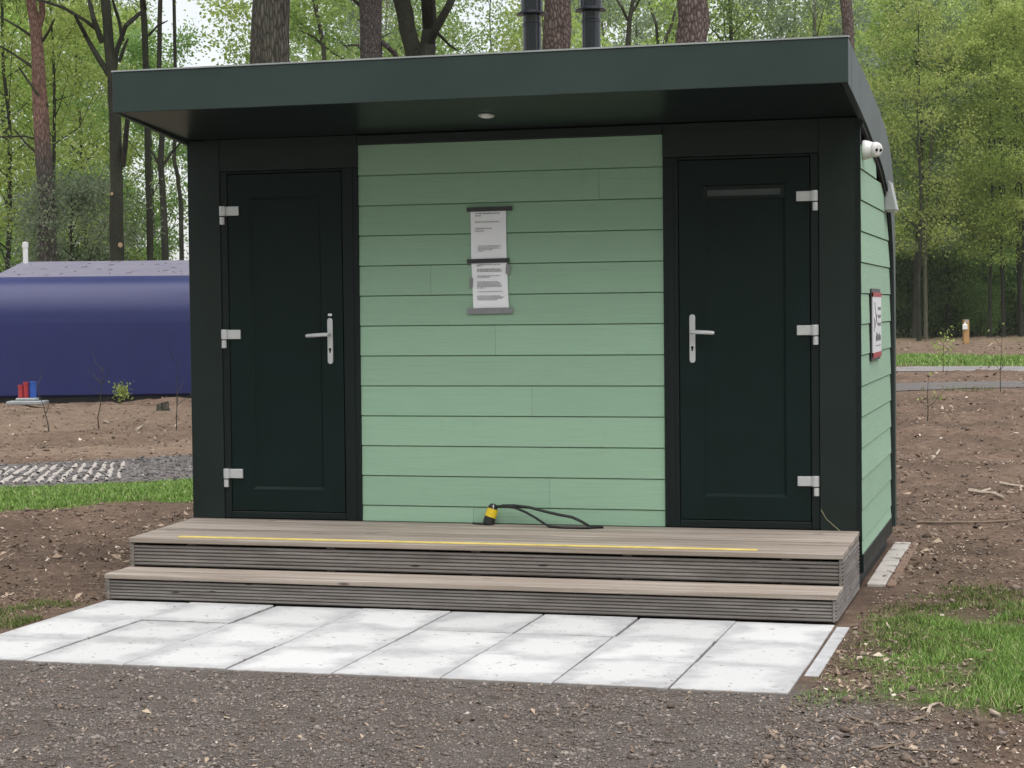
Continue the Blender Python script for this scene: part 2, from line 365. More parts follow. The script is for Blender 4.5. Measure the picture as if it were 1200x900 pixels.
# ------------------------------------------------------------------ terrain
RU = np.array([.766, .643]); RN = np.array([-.643, .766])       # direction of the gravel road on the left, and its normal
road_c = [(-22., -8.35), (-14.17, -1.78), (-9.6, 2.06), (-4.98, 5.94), (-3.2, 7.6), (-1.9, 10.2), (-1.2, 14.), (-.9, 19.), (0.2, 24.2), (2.6, 27.6), (6.5, 28.9), (12., 29.4), (22., 29.6)]
def resample(P, step):
    P = np.array(P); seg = np.linalg.norm(np.diff(P, axis=0), axis=1); t = np.concatenate([[0], np.cumsum(seg)])
    # Catmull-Rom by dense evaluation
    out = []
    for i in range(len(P) - 1):
        p0 = P[max(i-1, 0)]; p1 = P[i]; p2 = P[i+1]; p3 = P[min(i+2, len(P)-1)]
        for s in np.linspace(0, 1, max(2, int(seg[i] / step)), endpoint=False):
            out.append(.5 * ((2*p1) + (-p0+p2)*s + (2*p0-5*p1+4*p2-p3)*s*s + (-p0+3*p1-3*p2+p3)*s**3))
    out.append(P[-1]); return np.array(out)
ROAD = resample(road_c, .25); PATH = resample([(-30., 36.), (-8., 37.2), (2., 37.8), (6., 37.2), (14., 35.), (30., 33.)], .5)
def dist_line(x, y, L):
    sh = x.shape; q = np.stack([x.ravel(), y.ravel()], 1); best = np.full(len(q), 1e9)
    Ls = L[::3]
    for i in range(0, len(q), 20000):
        d = ((q[i:i+20000, None, :] - Ls[None]) ** 2).sum(2); best[i:i+20000] = d.min(1)
    return np.sqrt(best).reshape(sh)
def height(x, y):
    x = np.asarray(x, float); y = np.asarray(y, float)
    h = (fbm(x * .12, y * .12, 3) - .5) * .18
    flat = np.maximum(sst(9, 5, np.hypot(x - 2.5, (y + 1.5) * .8)), sst(2.6, 1.6, dist_line(x, y, ROAD)) * .9)
    flat = np.maximum(flat, sst(3.2, 2.2, dist_line(x, y, PATH)) * .9)
    h = h * (1 - flat)
    rough = 1 - .85 * sst(-1.6, -3.0, y) * sst(5.8, 4.4, x); rough = rough * (1 - .95 * sst(2.6, 1.7, dist_line(x, y, ROAD))) * (1 - .97 * sst(3.2, 2.3, dist_line(x, y, PATH)))
    far = sst(7, 12, y)
    h = h + rough * ((fbm(x * 2.3, y * 2.3, 4) - .5) * (.05 + .13 * far) + (fbm(x * 7 + 2, y * 7, 2) - .5) * .035 + (fbm(x * .7 + 9, y * .7, 3) - .5) * (.03 + .20 * far))
    # beside and behind the cabin the soil is a little higher than the slabs; level under both
    near = sst(2.0, .2, np.maximum(np.maximum(-x, x - 4.1), np.maximum(-y, y - 2.2)).clip(0))
    h = h * (1 - .8 * near) + .012 * near
    ins = np.maximum(np.maximum(-.0 - x, x - 4.09), np.maximum(-2.985 - y, y - .15))
    k = sst(-.03, -.16, ins)
    h = h * (1 - k) - .03 * k
    edge = sst(.6, .0, ins.clip(0)) * (1 - k) * sst(.6, -.2, y)
    h = h * (1 - edge) + (-.009 + .008 * (fbm(x * 5, y * 5, 3) - .5)) * edge
    return h
def hz(x, y): return float(height(np.array([x]), np.array([y]))[0])
def axis_pts(a, b, step, far):
    core = np.arange(a, b + 1e-6, step); out = [core]; s = step; p = b; q = []
    while p < far: s *= 1.22; p += s; q.append(p)
    s = step; p = a; l = []
    while p > -far: s *= 1.22; p -= s; l.append(p)
    return np.concatenate([l[::-1], core, q])
gx = axis_pts(-17, 9, .095, 900); gy = axis_pts(-6.5, 32, .10, 900)
GX, GY = np.meshgrid(gx, gy); GZ = height(GX, GY)
GZ = GZ * sst(160, 60, np.hypot(GX, GY))
nx, ny = len(gx), len(gy); idx = np.arange(nx * ny).reshape(ny, nx)
gf = np.stack([idx[:-1, :-1].ravel(), idx[:-1, 1:].ravel(), idx[1:, 1:].ravel(), idx[1:, :-1].ravel()], 1)
gme = mesh_np('ground', np.stack([GX.ravel(), GY.ravel(), GZ.ravel()], 1), gf, True)
# soil zones as a colour attribute: r sandy, g grassy, b gravelly
zs_ = sst(8.8, 10.2, GX * RN[0] + GY * RN[1] + (fbm(GX * .8, GY * .8) - .5) * 1.5) * sst(30, 22, GY) * sst(1.5, -1.5, GX) * (0.35 + .65 * sst(.42, .6, fbm(GX * .45 + 3, GY * .45 + 8)))
nn = GX * RN[0] + GY * RN[1] + (fbm(GX * 1.6, GY * 1.6) - .5) * .7
zg_ = np.maximum.reduce([sst(4.2, 4.6, nn) * sst(6.5, 6.2, nn) * sst(1.5, .5, GX) * sst(-30, -20, GX),
                         sst(40.2, 41.2, GY + (fbm(GX * .7, GY * .7) - .5) * 2) * sst(52, 49, GY),
                         .8 * sst(4.25, 4.6, GX + (fbm(GX * 2, GY * 2) - .5) * .5) * sst(-.4, -1.3, GY + (fbm(GX * 2 + 4, GY * 2) - .5) * 1.0) * sst(-3.4, -2.9, GY + (fbm(GX * 2, GY * 2 + 7) - .5) * .6),
                         .55 * sst(55, 75, np.hypot(GX - 5, GY)) * sst(.35, .6, fbm(GX * .1, GY * .1))])
zb_ = sst(-2.6, -3.0, GY) * sst(5.0, 4.2, GX + (fbm(GX * 1.3, GY * 1.3) - .5) * 1.2)
ca = gme.color_attributes.new('zone', 'FLOAT_COLOR', 'POINT')
ca.data.foreach_set('color', np.stack([zs_.ravel(), zg_.ravel(), zb_.ravel(), np.ones(nx * ny)], 1).astype(np.float32).ravel())
def ground_mat():
    t = NT('soil'); v = t.coord(); at = t.n('VertexColor', layer_name='zone'); sep = t.n('SeparateColor'); t.t.links.new(at.outputs[0], sep.inputs[0])
    a = t.noise(v, .9, 5, .6); b = t.noise(v, 9, 8, .72); f = t.mix(.45, t.noise(v, 48, 6, .78), t.noise(v, 160, 4, .7))
    c = t.ramp(t.mix(.6, b, f), [(.36, (.092, .060, .043)), (.5, (.220, .150, .110)), (.62, (.365, .27, .207))])
    c = t.mix(t.ramp(a, [(.42, 0.0), (.62, .65)]), c, (.115, .080, .060))
    sand = t.ramp(t.mix(.5, b, f), [(.3, (.14, .095, .066)), (.5, (.30, .215, .158)), (.66, (.43, .33, .255))])
    c = t.mix(sep.outputs[0], c, sand)
    gv = t.ramp(f, [(.32, (.10, .085, .077)), (.5, (.185, .158, .143)), (.65, (.29, .25, .225))])
    c = t.mix(sep.outputs[2], c, gv)
    gr = t.ramp(f, [(.3, (.07, .12, .025)), (.65, (.15, .25, .05))])
    c = t.mix(t.math('MULTIPLY', sep.outputs[1], .75), c, gr)
    h = t.math('ADD', b, t.math('MULTIPLY', f, .6))
    t.bsdf(c, .95, 0, .15, t.bump(h, 1.0, .05)); return t.m
ground = link('ground', gme, ground_mat()); tag(ground, 'brown bare soil with leaf litter around the cabin', 'ground', kind='structure')

def strip_sheet(name, L, w, mat, lift, jitter=.12, cols=9):
    L = np.asarray(L); T = np.gradient(L, axis=0); T /= np.linalg.norm(T, axis=1)[:, None]; N = np.stack([-T[:, 1], T[:, 0]], 1)
    V = []
    for i in range(len(L)):
        jl, jr = (vnoise(np.array([i * .35, i * .35]), np.array([3.3, 9.1])) - .5) * 2 * jitter
        for k in range(cols):
            s = (k / (cols - 1) - .5); p = L[i] + N[i] * (s * w + (jl if k == 0 else jr if k == cols - 1 else 0)); V.append(p)
    V = np.array(V); Z = height(V[:, 0], V[:, 1]) + lift
    q = np.arange(len(V)).reshape(len(L), cols); F = np.stack([q[:-1, :-1].ravel(), q[1:, :-1].ravel(), q[1:, 1:].ravel(), q[:-1, 1:].ravel()], 1)
    return link(name, mesh_np(name, np.column_stack([V, Z]), F, True), mat)
def road_mat(name, a, b, c3):
    t = NT(name); v = t.coord(); n = t.mix(.4, t.noise(v, 26, 5, .8), t.noise(v, 90, 4, .7)); m_ = t.noise(v, 1.4, 4)
    c = t.ramp(n, [(.38, a), (.5, b), (.61, c3)]); c = t.mix(t.ramp(m_, [(.42, 0.0), (.68, .45)]), c, (.11, .085, .07))
    t.bsdf(c, .92, 0, .2, t.bump(n, .8, .02)); return t.m
gravel_road = tag(strip_sheet('gravel_road', ROAD, 2.9, road_mat('road_gravel', (.075, .068, .066), (.15, .138, .135), (.26, .245, .24)), .012), 'grey gravel road curving behind the cabin', 'road', kind='structure')
tag(strip_sheet('gravel_path', PATH, 3.8, road_mat('path_gravel', (.16, .15, .15), (.27, .255, .255), (.36, .35, .35)), .012), 'pale grey gravel path in front of the forest', 'path', kind='structure')

# pale sand pressed into tyre lug marks on the road
rng = np.random.RandomState(3)
M['sand_mark'] = simple('pale_sand', (.40, .36, .33), .2, 30, .9, bump=.4, bscale=120, bd=.006)
xb_, yb_ = 708, 562
for i in range(17):
    xt = 145 - i * 11.3 + rng.uniform(-2, 2); yt = 543.5 + .05 * (145 - xt); xb2 = xt - 8 - i * 2.2; yb2 = 565 + .035 * (145 - xt)
    A = pg(xt, yt)[:2]; B = pg(xb2, yb2)[:2]; d = B - A; L_ = np.linalg.norm(d); d /= L_; nrm = np.array([-d[1], d[0]])
    segs = 16; V = []; F = []
    br = rng.rand(segs + 1)
    for k in range(segs + 1):
        p = A + d * L_ * k / segs; wv = .024 * (.45 + .8 * rng.rand()); off = rng.uniform(-.015, .015)
        for s, dz in ((-1, .010), (-.4, .026), (.4, .026), (1, .010)):
            q = p + nrm * (s * wv + off); V.append((q[0], q[1], hz(q[0], q[1]) + dz + .002))
    for k in range(segs):
        if br[k] < .13: continue
        for j in range(3): F.append((k*4+j, k*4+j+1, (k+1)*4+j+1, (k+1)*4+j))
    link('track_mark', mesh_np('track_mark', V, F, True), M['sand_mark'], gravel_road)

# ------------------------------------------------------------------ paving slabs
pave = empty('pavement', (0, 0, 0)); tag(pave, 'pale concrete slab paving in front of the wooden steps', 'paving', kind='structure')
slab_me = MB().box((-.2445, -.2975, -.045), (.2445, .2975, 0)).mesh('paving_slab', .004, 2)
slab_me.materials.append(M['slab'])
rng = np.random.RandomState(11)
PX0, PX1 = .02, 4.075
for j in range(3):
    for i in range(8):
        o = link('paving_slab', slab_me, None, pave)
        xc = PX0 + (i + .5) * (PX1 - PX0) / 8; yc = -1.185 - (j + .5) * .6
        o.location = (xc + rng.uniform(-.003, .003), yc + rng.uniform(-.004, .004), rng.uniform(-.003, .003))
        o.rotation_euler = (rng.uniform(-.004, .004), rng.uniform(-.004, .004), rng.uniform(-.006, .006))
        o.scale = ((PX1 - PX0) / 8 / .498, 1, 1)
e = MB().box((4.082, -2.55, -.06), (4.146, -1.24, -.004)).build('edging_slab', M['kerb'], pave, .004)
pad = empty('concrete_pad', (0, 0, 0)); tag(pad, 'dirty concrete strip with brown edging along the cabin side wall', 'concrete strip', kind='structure')
for i in range(4):
    MB().box((4.10, .16 + i * .50, -.05), (4.205 + .004 * (i % 2), .65 + i * .50, .020 + .003 * (i % 3))).build('concrete_block', M['pad'], pad, .008, 2)
for i in range(3):
    MB().box((4.213, .14 + i * .68, -.05), (4.262, .81 + i * .68, .018 + .004 * (i % 2))).build('edging_brick', M['brick_brown'], pad, .005, 1)

# ------------------------------------------------------------------ the cabin
W = 4.087
cab = empty('toilet_cabin', (0, 0, 0))
tag(cab, 'dark green cabin with mint green board cladding between its two doors', 'cabin')
OUT = [(-.92, 2.975), (0, 2.88), (.5, 2.825), (1.0, 2.76), (1.36, 2.695), (1.675, 2.597), (1.871, 2.474), (1.98, 2.33), (2.05, 2.1), (2.085, 1.8), (2.10, 1.4), (2.11, .14)]
INN = [(-.92, 2.742), (0, 2.632), (.5, 2.555), (.98, 2.478), (1.28, 2.409), (1.53, 2.317), (1.72, 2.20), (1.84, 2.05), (1.92, 1.9), (1.965, 1.65), (1.985, 1.3), (1.995, .14)]
def smooth_curve(P, k=4):
    P = np.array(P); out = []
    for i in range(len(P) - 1):
        p0 = P[max(i-1, 0)]; p1 = P[i]; p2 = P[i+1]; p3 = P[min(i+2, len(P)-1)]
        for s in np.linspace(0, 1, k, endpoint=False):
            out.append(.5 * ((2*p1) + (-p0+p2)*s + (2*p0-5*p1+4*p2-p3)*s*s + (-p0+3*p1-3*p2+p3)*s**3))
    out.append(P[-1]); return [tuple(q) for q in out]
OUTs, INNs = smooth_curve(OUT), smooth_curve(INN)
mid = [tuple(np.array(a) * .8 + np.array(b) * .2) for a, b in zip(OUTs, INNs)]
roof_in = [(y + .0, z - .05) if y < 1.2 else (y - .06, z - .03) for (y, z) in OUTs]
rf = MB().strip([(max(y, -.897), z - .002) for y, z in OUTs], [(max(y, -.895), z) for y, z in roof_in], 'x', -.001, W + .001).build('roof', M['fascia'], cab)
fa = MB().box((-.022, -.921, 2.742), (W + .032, -.899, 2.972)).build('fascia', M['fascia'], cab, .003)
MB().box((-.026, -.926, 2.9725), (W + .036, -.885, 2.981)).build('edge_trim', M['alu_trim'], fa)
MB().strip(OUTs[1:], INNs[1:], 'x', W - .005, W + .030).build('verge_board', M['fascia'], cab)
MB().strip(OUTs[1:], INNs[1:], 'x', -.020, .005).build('verge_board', M['fascia'], cab)
for xa_, xb2 in ((W - .002, W + .029), (-.019, .002)):   # first straight length of the verge, butting on the fascia
    MB().strip([(-.898, OUTs[0][1] - .002), OUTs[1]], [(-.898, INNs[0][1] - .002), INNs[1]], 'x', xa_, xb2).build('verge_board', M['fascia'], cab)
ins = [tuple(np.array(b) + (np.array(b) - np.array(a)) / np.linalg.norm(np.array(b) - np.array(a)) * .028) for a, b in zip(OUTs, INNs)]
MB().strip(INNs[4:], ins[4:], 'x', W - .004, W + .016).build('verge_seal', M['seal'], cab)
MB().prism([(-.897, 2.7445), (-.02, 2.6575), (-.02, 2.6775), (-.897, 2.7645)], 'x', .006, W - .006).build('soffit', M['soffit'], cab)
# body behind the cladding
MB().prism([(.07, -.03), (.07, 2.62)] + [(y, z) for y, z in ins[4:]][:-1] + [(1.96, -.03)], 'x', .03, W - .022).build('wall', M['seal'], cab)
# dark front panels
def fbox(name, x0, x1, z0, z1, y0, y1, mat, parent=cab, bev=.003): return MB().box((x0, y0, z0), (x1, y1, z1)).build(name, mat, parent, bev)
fbox('corner_panel', 0, .212, .10, 2.655, 0, .068, M['dark_metal'])
fbox('corner_panel', 3.858, W, .10, 2.652, 0, .068, M['dark_metal'])
fbox('header_panel', .2135, 1.106, 2.462, 2.655, .0015, .068, M['dark_metal'])
fbox('header_panel', 2.967, 3.8565, 2.462, 2.652, .0015, .068, M['dark_metal'])
fbox('header_panel', 1.1075, 2.9655, 2.596, 2.651, .0005, .068, M['dark_metal'])
fbox('sill_panel', .2135, 3.8565, .10, .334, .004, .068, M['dark_metal'])
# doors
def make_door(x0, x1, hinge_left, handle_x, slot):
    fx0, fx1 = (.2135, 1.106) if hinge_left else (2.967, 3.8565)
    z0, z1 = .386, 2.438
    fr = MB(); 
    fr.box((fx0, .006, .337), (x0 - .006, .066, 2.460)).box((x1 + .006, .006, .337), (fx1, .066, 2.460))
    fr.box((x0 - .0055, .006, 2.446), (x1 + .0055, .066, 2.4595)).box((x0 - .0055, .006, .3375), (x1 + .0055, .066, .380))
    fr.build('door_frame', M['frame'], cab, .004)
    # inner stop that makes the stepped outline of the frame
    st = MB(); side = (x1 + .030, fx1 - .030) if hinge_left else (fx0 + .030, x0 - .030)
    if side[1] > side[0]: st.box((side[0], .001, .338), (side[1], .0055, 2.459)).build('frame_bead', M['frame'], cab, .001)
    # leaf with a sunken panel
    px0, px1, pz0, pz1 = x0 + .135, x1 - .135, .517, 2.30
    yf, yp = .010, .026; b = .016
    v = []
    for (X0, X1, Z0, Z1, Y) in ((x0, x1, z0, z1, yf), (px0, px1, pz0, pz1, yf), (px0 + b, px1 - b, pz0 + b, pz1 - b, yp)):
        v += [(X0, Y, Z0), (X1, Y, Z0), (X1, Y, Z1), (X0, Y, Z1)]
    v += [(x0, .055, z0), (x1, .055, z0), (x1, .055, z1), (x0, .055, z1)]
    f = []
    for a in (0, 4):
        for k in range(4): f.append((a + k, a + (k+1) % 4, a + 4 + (k+1) % 4, a + 4 + k))
    f.append((8, 9, 10, 11)); f.append((12, 15, 14, 13))
    for k in range(4): f.append((k, 12 + k, 12 + (k+1) % 4, (k+1) % 4))
    door = MB().add(v, f).build('door', M['door'], cab)
    for hzv in (2.190, 1.436, .582):
        s = -1 if hinge_left else 1; hx = x0 if hinge_left else x1
        h = MB(); xs = sorted((hx - s * .072, hx - s * -.012)); h.box((xs[0], -.004, hzv + .002), (xs[1], .0095, hzv + .058))
        hg = h.build('hinge', M['silver'], door, .002)
        k = MB(); lathe(k, [(.0195, .0), (.0205, .003), (.0205, .056), (.0195, .059)], (hx + s * .030, -.008, hzv + .001), 14).build('hinge_barrel', M['silver'], door)
        k = MB(); lathe(k, [(.0145, 0), (.0155, .003), (.0155, .043), (.0145, .046)], (hx + s * .034, -.006, hzv - .052), 14).build('hinge_pin', M['silver'], door)
    # handle plate, lever, keyhole
    hx = handle_x; n = 10; poly = []
    for k in range(n + 1): a = math.pi * k / n; poly.append((hx + .0165 * math.cos(a), 1.545 + .0165 * math.sin(a)))
    for k in range(n + 1): a = math.pi + math.pi * k / n; poly.append((hx + .0165 * math.cos(a), 1.300 + .0165 * math.sin(a)))
    MB().prism(poly, 'y', -.001, .0095).build('handle_plate', M['silver'], door, .0015)
    d = -1 if hinge_left else 1
    MB().tube([(hx, -.002, 1.462), (hx, -.03, 1.462), (hx + d * .004, -.043, 1.462), (hx + d * .014, -.050, 1.4618), (hx + d * .075, -.052, 1.459), (hx + d * .128, -.050, 1.455), (hx + d * .136, -.049, 1.4545)],
              [.011, .011, .0115, .0118, .0120, .0118, .007], 10).build('handle_lever', M['silver'], door)
    kh = MB(); lathe(kh, [(.0085, 0), (.0085, .003)], (hx, -.0042, 1.372), 12, 'y'); kh.box((hx - .0045, -.0038, 1.352), (hx + .0045, -.0012, 1.368)); kh.build('keyhole', M['lens'], door)
    if hinge_left: MB().box((hx - .0125, .002, 1.573), (hx + .0125, .0095, 1.588)).build('indicator', M['white_plastic'], door, .002)
    if slot:
        sl = MB(); a, b2, c, dd = px0 + .004, px1 - .004, 2.215, 2.292
        sl.box((a, .012, c), (a + .022, .0255, dd)).box((b2 - .022, .012, c), (b2, .0255, dd)).box((a + .0225, .012, dd - .022), (b2 - .0225, .0255, dd - .001)).box((a + .0225, .012, c + .001), (b2 - .0225, .0255, c + .018))
        w_ = sl.build('vent_window', M['frame'], door, .002)
        MB().box((a + .023, .0235, c + .0185), (b2 - .023, .0258, dd - .0225)).build('frosted_pane', M['grey_pane'], w_)
M['grey_pane'] = simple('frosted_glass', (.05, .06, .06), .2, 6, .3)
make_door(.264, 1.000, True, .920, False)
make_door(3.060, 3.804, False, 3.134, True)

# front cladding: 13 courses, some butted from two lengths
def lap_board(name, axis, a, b, ztop, zbot, base, parent, mat, sgn=-1, hide=.03):
    # wedge board: thick lower edge stands proud, upper edge tucks under the course above
    prof = [(base + sgn * .016, zbot), (base + sgn * .010, ztop - .0065 * (hide > 0)), (base - sgn * .004, ztop - .0065 * (hide > 0)), (base - sgn * .004, zbot)]
    mb = MB()
    if axis == 'x': mb.prism(prof, 'x', a, b)
    else: mb.prism(prof, 'y', a, b)
    return mb.build(name, mat, parent)
fbox('backing_board', 1.109, 2.964, .34, 2.59, .0385, .060, M['siding'], bev=0)
XA, XB = 1.108, 2.965; ZT = 2.5935; EX = .18
joints = {1: 701, 4: 505, 6: 580, 8: 622, 11: 642, 12: 552}
for k in range(13):
    zt = ZT - k * EX; zb = zt - EX
    if k == 12: zb = .337
    hide = .0 if k == 0 else .03
    if k in joints:
        xj = pY(joints[k], 450)[0]
        if k == 1: xj = pY(701, 212)[0]
        lap_board('siding_board', 'x', XA, xj - .0007, zt, zb, .034, cab, M['siding'], hide=hide)
        lap_board('siding_board', 'x', xj + .0007, XB, zt, zb, .034, cab, M['siding'], hide=hide)
    else:
        lap_board('siding_board', 'x', XA, XB, zt, zb, .034, cab, M['siding'], hide=hide)
# side cladding
ES = .1737; ZS = 2.367
MB().box((W - .020, .004, .21), (W - .0125, 1.70, 2.20)).build('backing_board', M['siding'], cab)
def yend(z):
    best = 2.02
    for a, b in zip(OUTs, INNs):
        zm = (a[1] + b[1]) / 2; ym = (a[0] + b[0]) / 2
        if abs(zm - z) < .06: best = min(best, ym)
    return min(best, 2.02)
for k in range(-1, 13):
    zt = ZS - k * ES; zb = zt - ES
    if k == 12: zb = .205
    ye = yend(zt + .02) if zt > 1.6 else 2.02
    if k == -1: zt = 2.50; ye = .95
    lap_board('siding_board', 'y', .002 if k >= 0 else .002, ye, zt, zb, W - .008, cab, M['siding'], sgn=1, hide=.03 if k > -1 else .0)
MB().box((W - .02, .003, .10), (W + .012, 1.994, .204)).build('base_trim', M['frame'], cab, .003)
MB().box((W - .026, -.003, .098), (W + .004, .0005, 2.65)).build('corner_trim', M['frame'], cab)
# flue pipes through the roof
def flue(px, pyb, Yp):
    b = pY(px, pyb, Yp); fl = pY(px, 17 if px < 650 else 12.5, Yp)
    x, z0, z1 = b[0], 2.70, fl[2]; r = 10.8 / FPX * (Yp - CAM[1]) / CW[1] * 1.0
    p = empty('vent_pipe', (0, 0, 0)); p.parent = cab
    mb = MB(); lathe(mb, [(r, z0), (r, z1 - .075), (r * 1.07, z1 - .074), (r * 1.07, z1 - .06), (r * .98, z1 - .055), (r * .98, z1 - .006)], (x, Yp, 0), 28); q = mb.build('pipe_section', M['black_pipe'], p)
    mb = MB(); lathe(mb, [(r * 1.0, z1 - .006), (r * 1.68, z1 - .002), (r * 1.70, z1 + .004), (r * 1.22, z1 + .020)], (x, Yp, 0), 28); mb.build('collar', M['black_pipe'], p)
    mb = MB(); lathe(mb, [(r * 1.19, z1 + .020), (r * 1.19, z1 + .30), (r * 1.24, z1 + .305), (r * 1.24, z1 + .33), (r * .95, z1 + .35)], (x, Yp, 0), 28); mb.build('upper_section', M['black_pipe'], p)
    mb = MB(); lathe(mb, [(r * 1.9, z1 + .42), (r * 1.9, z1 + .43), (r * .2, z1 + .50)], (x, Yp, 0), 28); mb.build('rain_cap', M['black_pipe'], p)
    for k in range(3): a = k * 2.094; MB().tube([(x + r * math.cos(a), Yp + r * math.sin(a), z1 + .34), (x + r * 1.5 * math.cos(a), Yp + r * 1.5 * math.sin(a), z1 + .425)], .006, 6).build('cap_bracket', M['black_pipe'], p)
    mb = MB(); zr = np.interp(Yp, [q[0] for q in OUT[:6]], [q[1] for q in OUT[:6]])
    lathe(mb, [(r * 1.8, zr - .02), (r * 1.8, zr + .01), (r * 1.03, zr + .06)], (x, Yp, 0), 24); mb.build('flashing', M['seal'], p)
flue(623.7, 60, .9); flue(693, 56, .9)

# ------------------------------------------------------------------ wooden steps
steps = empty('wooden_steps', (2.04, -.6, 0)); tag(steps, 'weathered timber steps with grooved risers in front of both doors', 'steps')
def wpart(mb, name, mat, bev=0.0, parent=steps):
    o = mb.build(name, mat, parent, bev); 
    if parent is steps: o.location = (-2.04, .6, 0)
    return o
def dz(y): return .335 + (y + .02) * .026            # the deck falls a little towards its front edge
nb = 6; y0 = -.004; bw = .870 / nb
for i in range(nb):
    ya = y0 - i * bw - .003; yb = y0 - (i + 1) * bw + .003
    poly = [(ya, dz(ya)), (ya, dz(ya) - .028), (yb, dz(yb) - .028), (yb, dz(yb))]
    wpart(MB().prism(poly, 'x', .002, W - .010), 'deck_board', M['deck'], .003)
def grooved(z0, z1, n, t0=.0, d=.011):
    # ridged profile across the board: list of (offset, z)
    pts = []; h = (z1 - z0) / n
    for k in range(n):
        za = z0 + k * h
        pts += [(d, za + .0001 * k), (d, za + h * .30), (0, za + h * .38), (0, za + h * .92), (d * .4, za + h * .98)]
    return pts
def riser(z0, z1, n, axis, pos, a, b, sgn):
    # sgn: outward direction along the remaining axis
    pr = [(pos - sgn * d, z) for d, z in grooved(z0, z1, n)]
    pr += [(pos - sgn * .024, z1), (pos - sgn * .024, z0)]
    return MB().prism(pr, axis, a, b)
wpart(riser(.152, .270, 6, 'x', -.856, .004, W - .034, -1), 'riser_board', M['riser'])
wpart(riser(.003, .108, 6, 'x', -1.163, .004, W - .034, -1), 'riser_board', M['riser'])
for i in range(2):
    ya = -.868 - i * .157 ; yb = ya - .152
    poly = [(ya, .1465), (ya, .119), (yb, .118), (yb, .1455)]
    wpart(MB().prism(poly, 'x', .002, W - .010), 'tread_board', M['deck'], .003)
# grooved end boards, right and left
for xs, sg in ((W - .008, 1), (.003, -1)):
    wpart(riser(.006, .113, 6, 'y', xs - (.0 if sg > 0 else 0), -1.168, -.03, sg), 'side_board', M['riser'])
    wpart(riser(.152, .277, 6, 'y', xs, -.862, -.03, sg), 'side_board', M['riser'])
    wpart(riser(.1135, .1515, 2, 'y', xs, -.866, -.03, sg), 'side_board', M['riser'])
    q = [(-.862, .2775), (-.03, .2775), (-.03, .3045), (-.862, .2825)]
    wpart(MB().prism(q, 'x', xs - sg * .024, xs - sg * .003), 'side_board', M['riser'])
for i in range(5):   # bearers that carry the boards
    xb2 = .35 + i * .85
    wpart(MB().box((xb2, -.83, .0), (xb2 + .05, -.03, .282)), 'bearer', M['riser'])
    wpart(MB().box((xb2 + .06, -1.14, .0), (xb2 + .11, -.92, .117)), 'bearer', M['riser'])
s0 = pg(214, 630, .305); s1 = pg(886, 648.5, .305)
ys = .5 * (s0[1] + s1[1])
ym = min(max(ys, -.845), -.79)
poly = [(ym - .022, dz(ym - .022) + .0005), (ym + .022, dz(ym + .022) + .0005), (ym + .022, dz(ym + .022) + .004), (ym - .022, dz(ym - .022) + .004)]
tag(wpart(MB().prism(poly, 'x', s0[0], s1[0]), 'anti_slip_strip', M['yellow_strip']), 'faded yellow anti slip strip along the front deck board')

# ------------------------------------------------------------------ things on the walls
def plate(name, x0, x1, z0, z1, y0, y1, mat, parent=None, bev=.0):
    return MB().box((x0, y0, z0), (x1, y1, z1)).build(name, mat, parent, bev)
YS = .0170      # in front of the proudest lap edge
def notice(name, x0, x1, z0, z1, lean, label, lines, tapes):
    o = empty(name, ((x0 + x1) / 2, YS, (z0 + z1) / 2)); tag(o, label, 'notice', 'paper notices taped to the green boards')
    w, h = (x1 - x0) / 2, (z1 - z0) / 2; n = 8; V = []; F = []
    for j in range(n + 1):
        for i in range(n + 1):
            a = i / n * 2 - 1; b = j / n * 2 - 1
            V.append((a * w + lean * b, -.0035 - .003 * math.sin(2.2 * a + 1.3 * b) * (1 - b * b) - .001 * a * a, b * h))
    q = np.arange((n+1)**2).reshape(n+1, n+1); F = np.stack([q[:-1, :-1].ravel(), q[:-1, 1:].ravel(), q[1:, 1:].ravel(), q[1:, :-1].ravel()], 1).tolist()
    V2 = [(x, y + .0006, z) for x, y, z in V]; nn_ = len(V)
    mb = MB().add(V, F, True); mb.add(V2, [f[::-1] for f in F], True)
    sh = mb.build('paper_sheet', M['paper'], o)
    r = random.Random(len(label)); ml = MB()
    for (fz, a0, a1, th) in lines:
        z = h * (1 - 2 * fz); x = -w + 2 * w * a0; xe = -w + 2 * w * a1
        while x < xe:
            wl = r.uniform(.006, .022); xx = min(x + wl, xe)
            ml.add([(x, -.0085, z), (xx, -.0085, z), (xx, -.0085, z + th), (x, -.0085, z + th)], [(0, 1, 2, 3)]); x = xx + r.uniform(.002, .004)
    tag(ml.build('printed_lines', M['ink'], o), kind='stuff')
    for (tx0, tx1, tz0, tz1, mt, rot) in tapes:
        t = MB().box((-(tx1 - tx0) / 2, -.0016, -(tz1 - tz0) / 2), ((tx1 - tx0) / 2, 0, (tz1 - tz0) / 2)).build('tape_strip', M[mt], o)
        t.location = ((tx0 + tx1) / 2 - (x0 + x1) / 2, -.0092, (tz0 + tz1) / 2 - (z0 + z1) / 2); t.rotation_euler = (0, rot, 0)
    return o
notice('paper_notice', 1.812, 2.030, 1.890, 2.196, -.001, 'upper printed notice held by dark tape along its top edge',
       [(.10, .14, .82, .005), (.145, .14, .3, .005), (.265, .13, .82, .005), (.39, .13, .6, .005), (.435, .13, .38, .005), (.72, .2, .85, .003), (.745, .2, .8, .003), (.77, .2, .85, .003), (.795, .2, .62, .003), (.82, .2, .36, .003)],
       [(1.790, 2.070, 2.180, 2.206, 'dark_tape', -.005), (1.788, 2.050, 1.876, 1.902, 'dark_tape', -.012)])
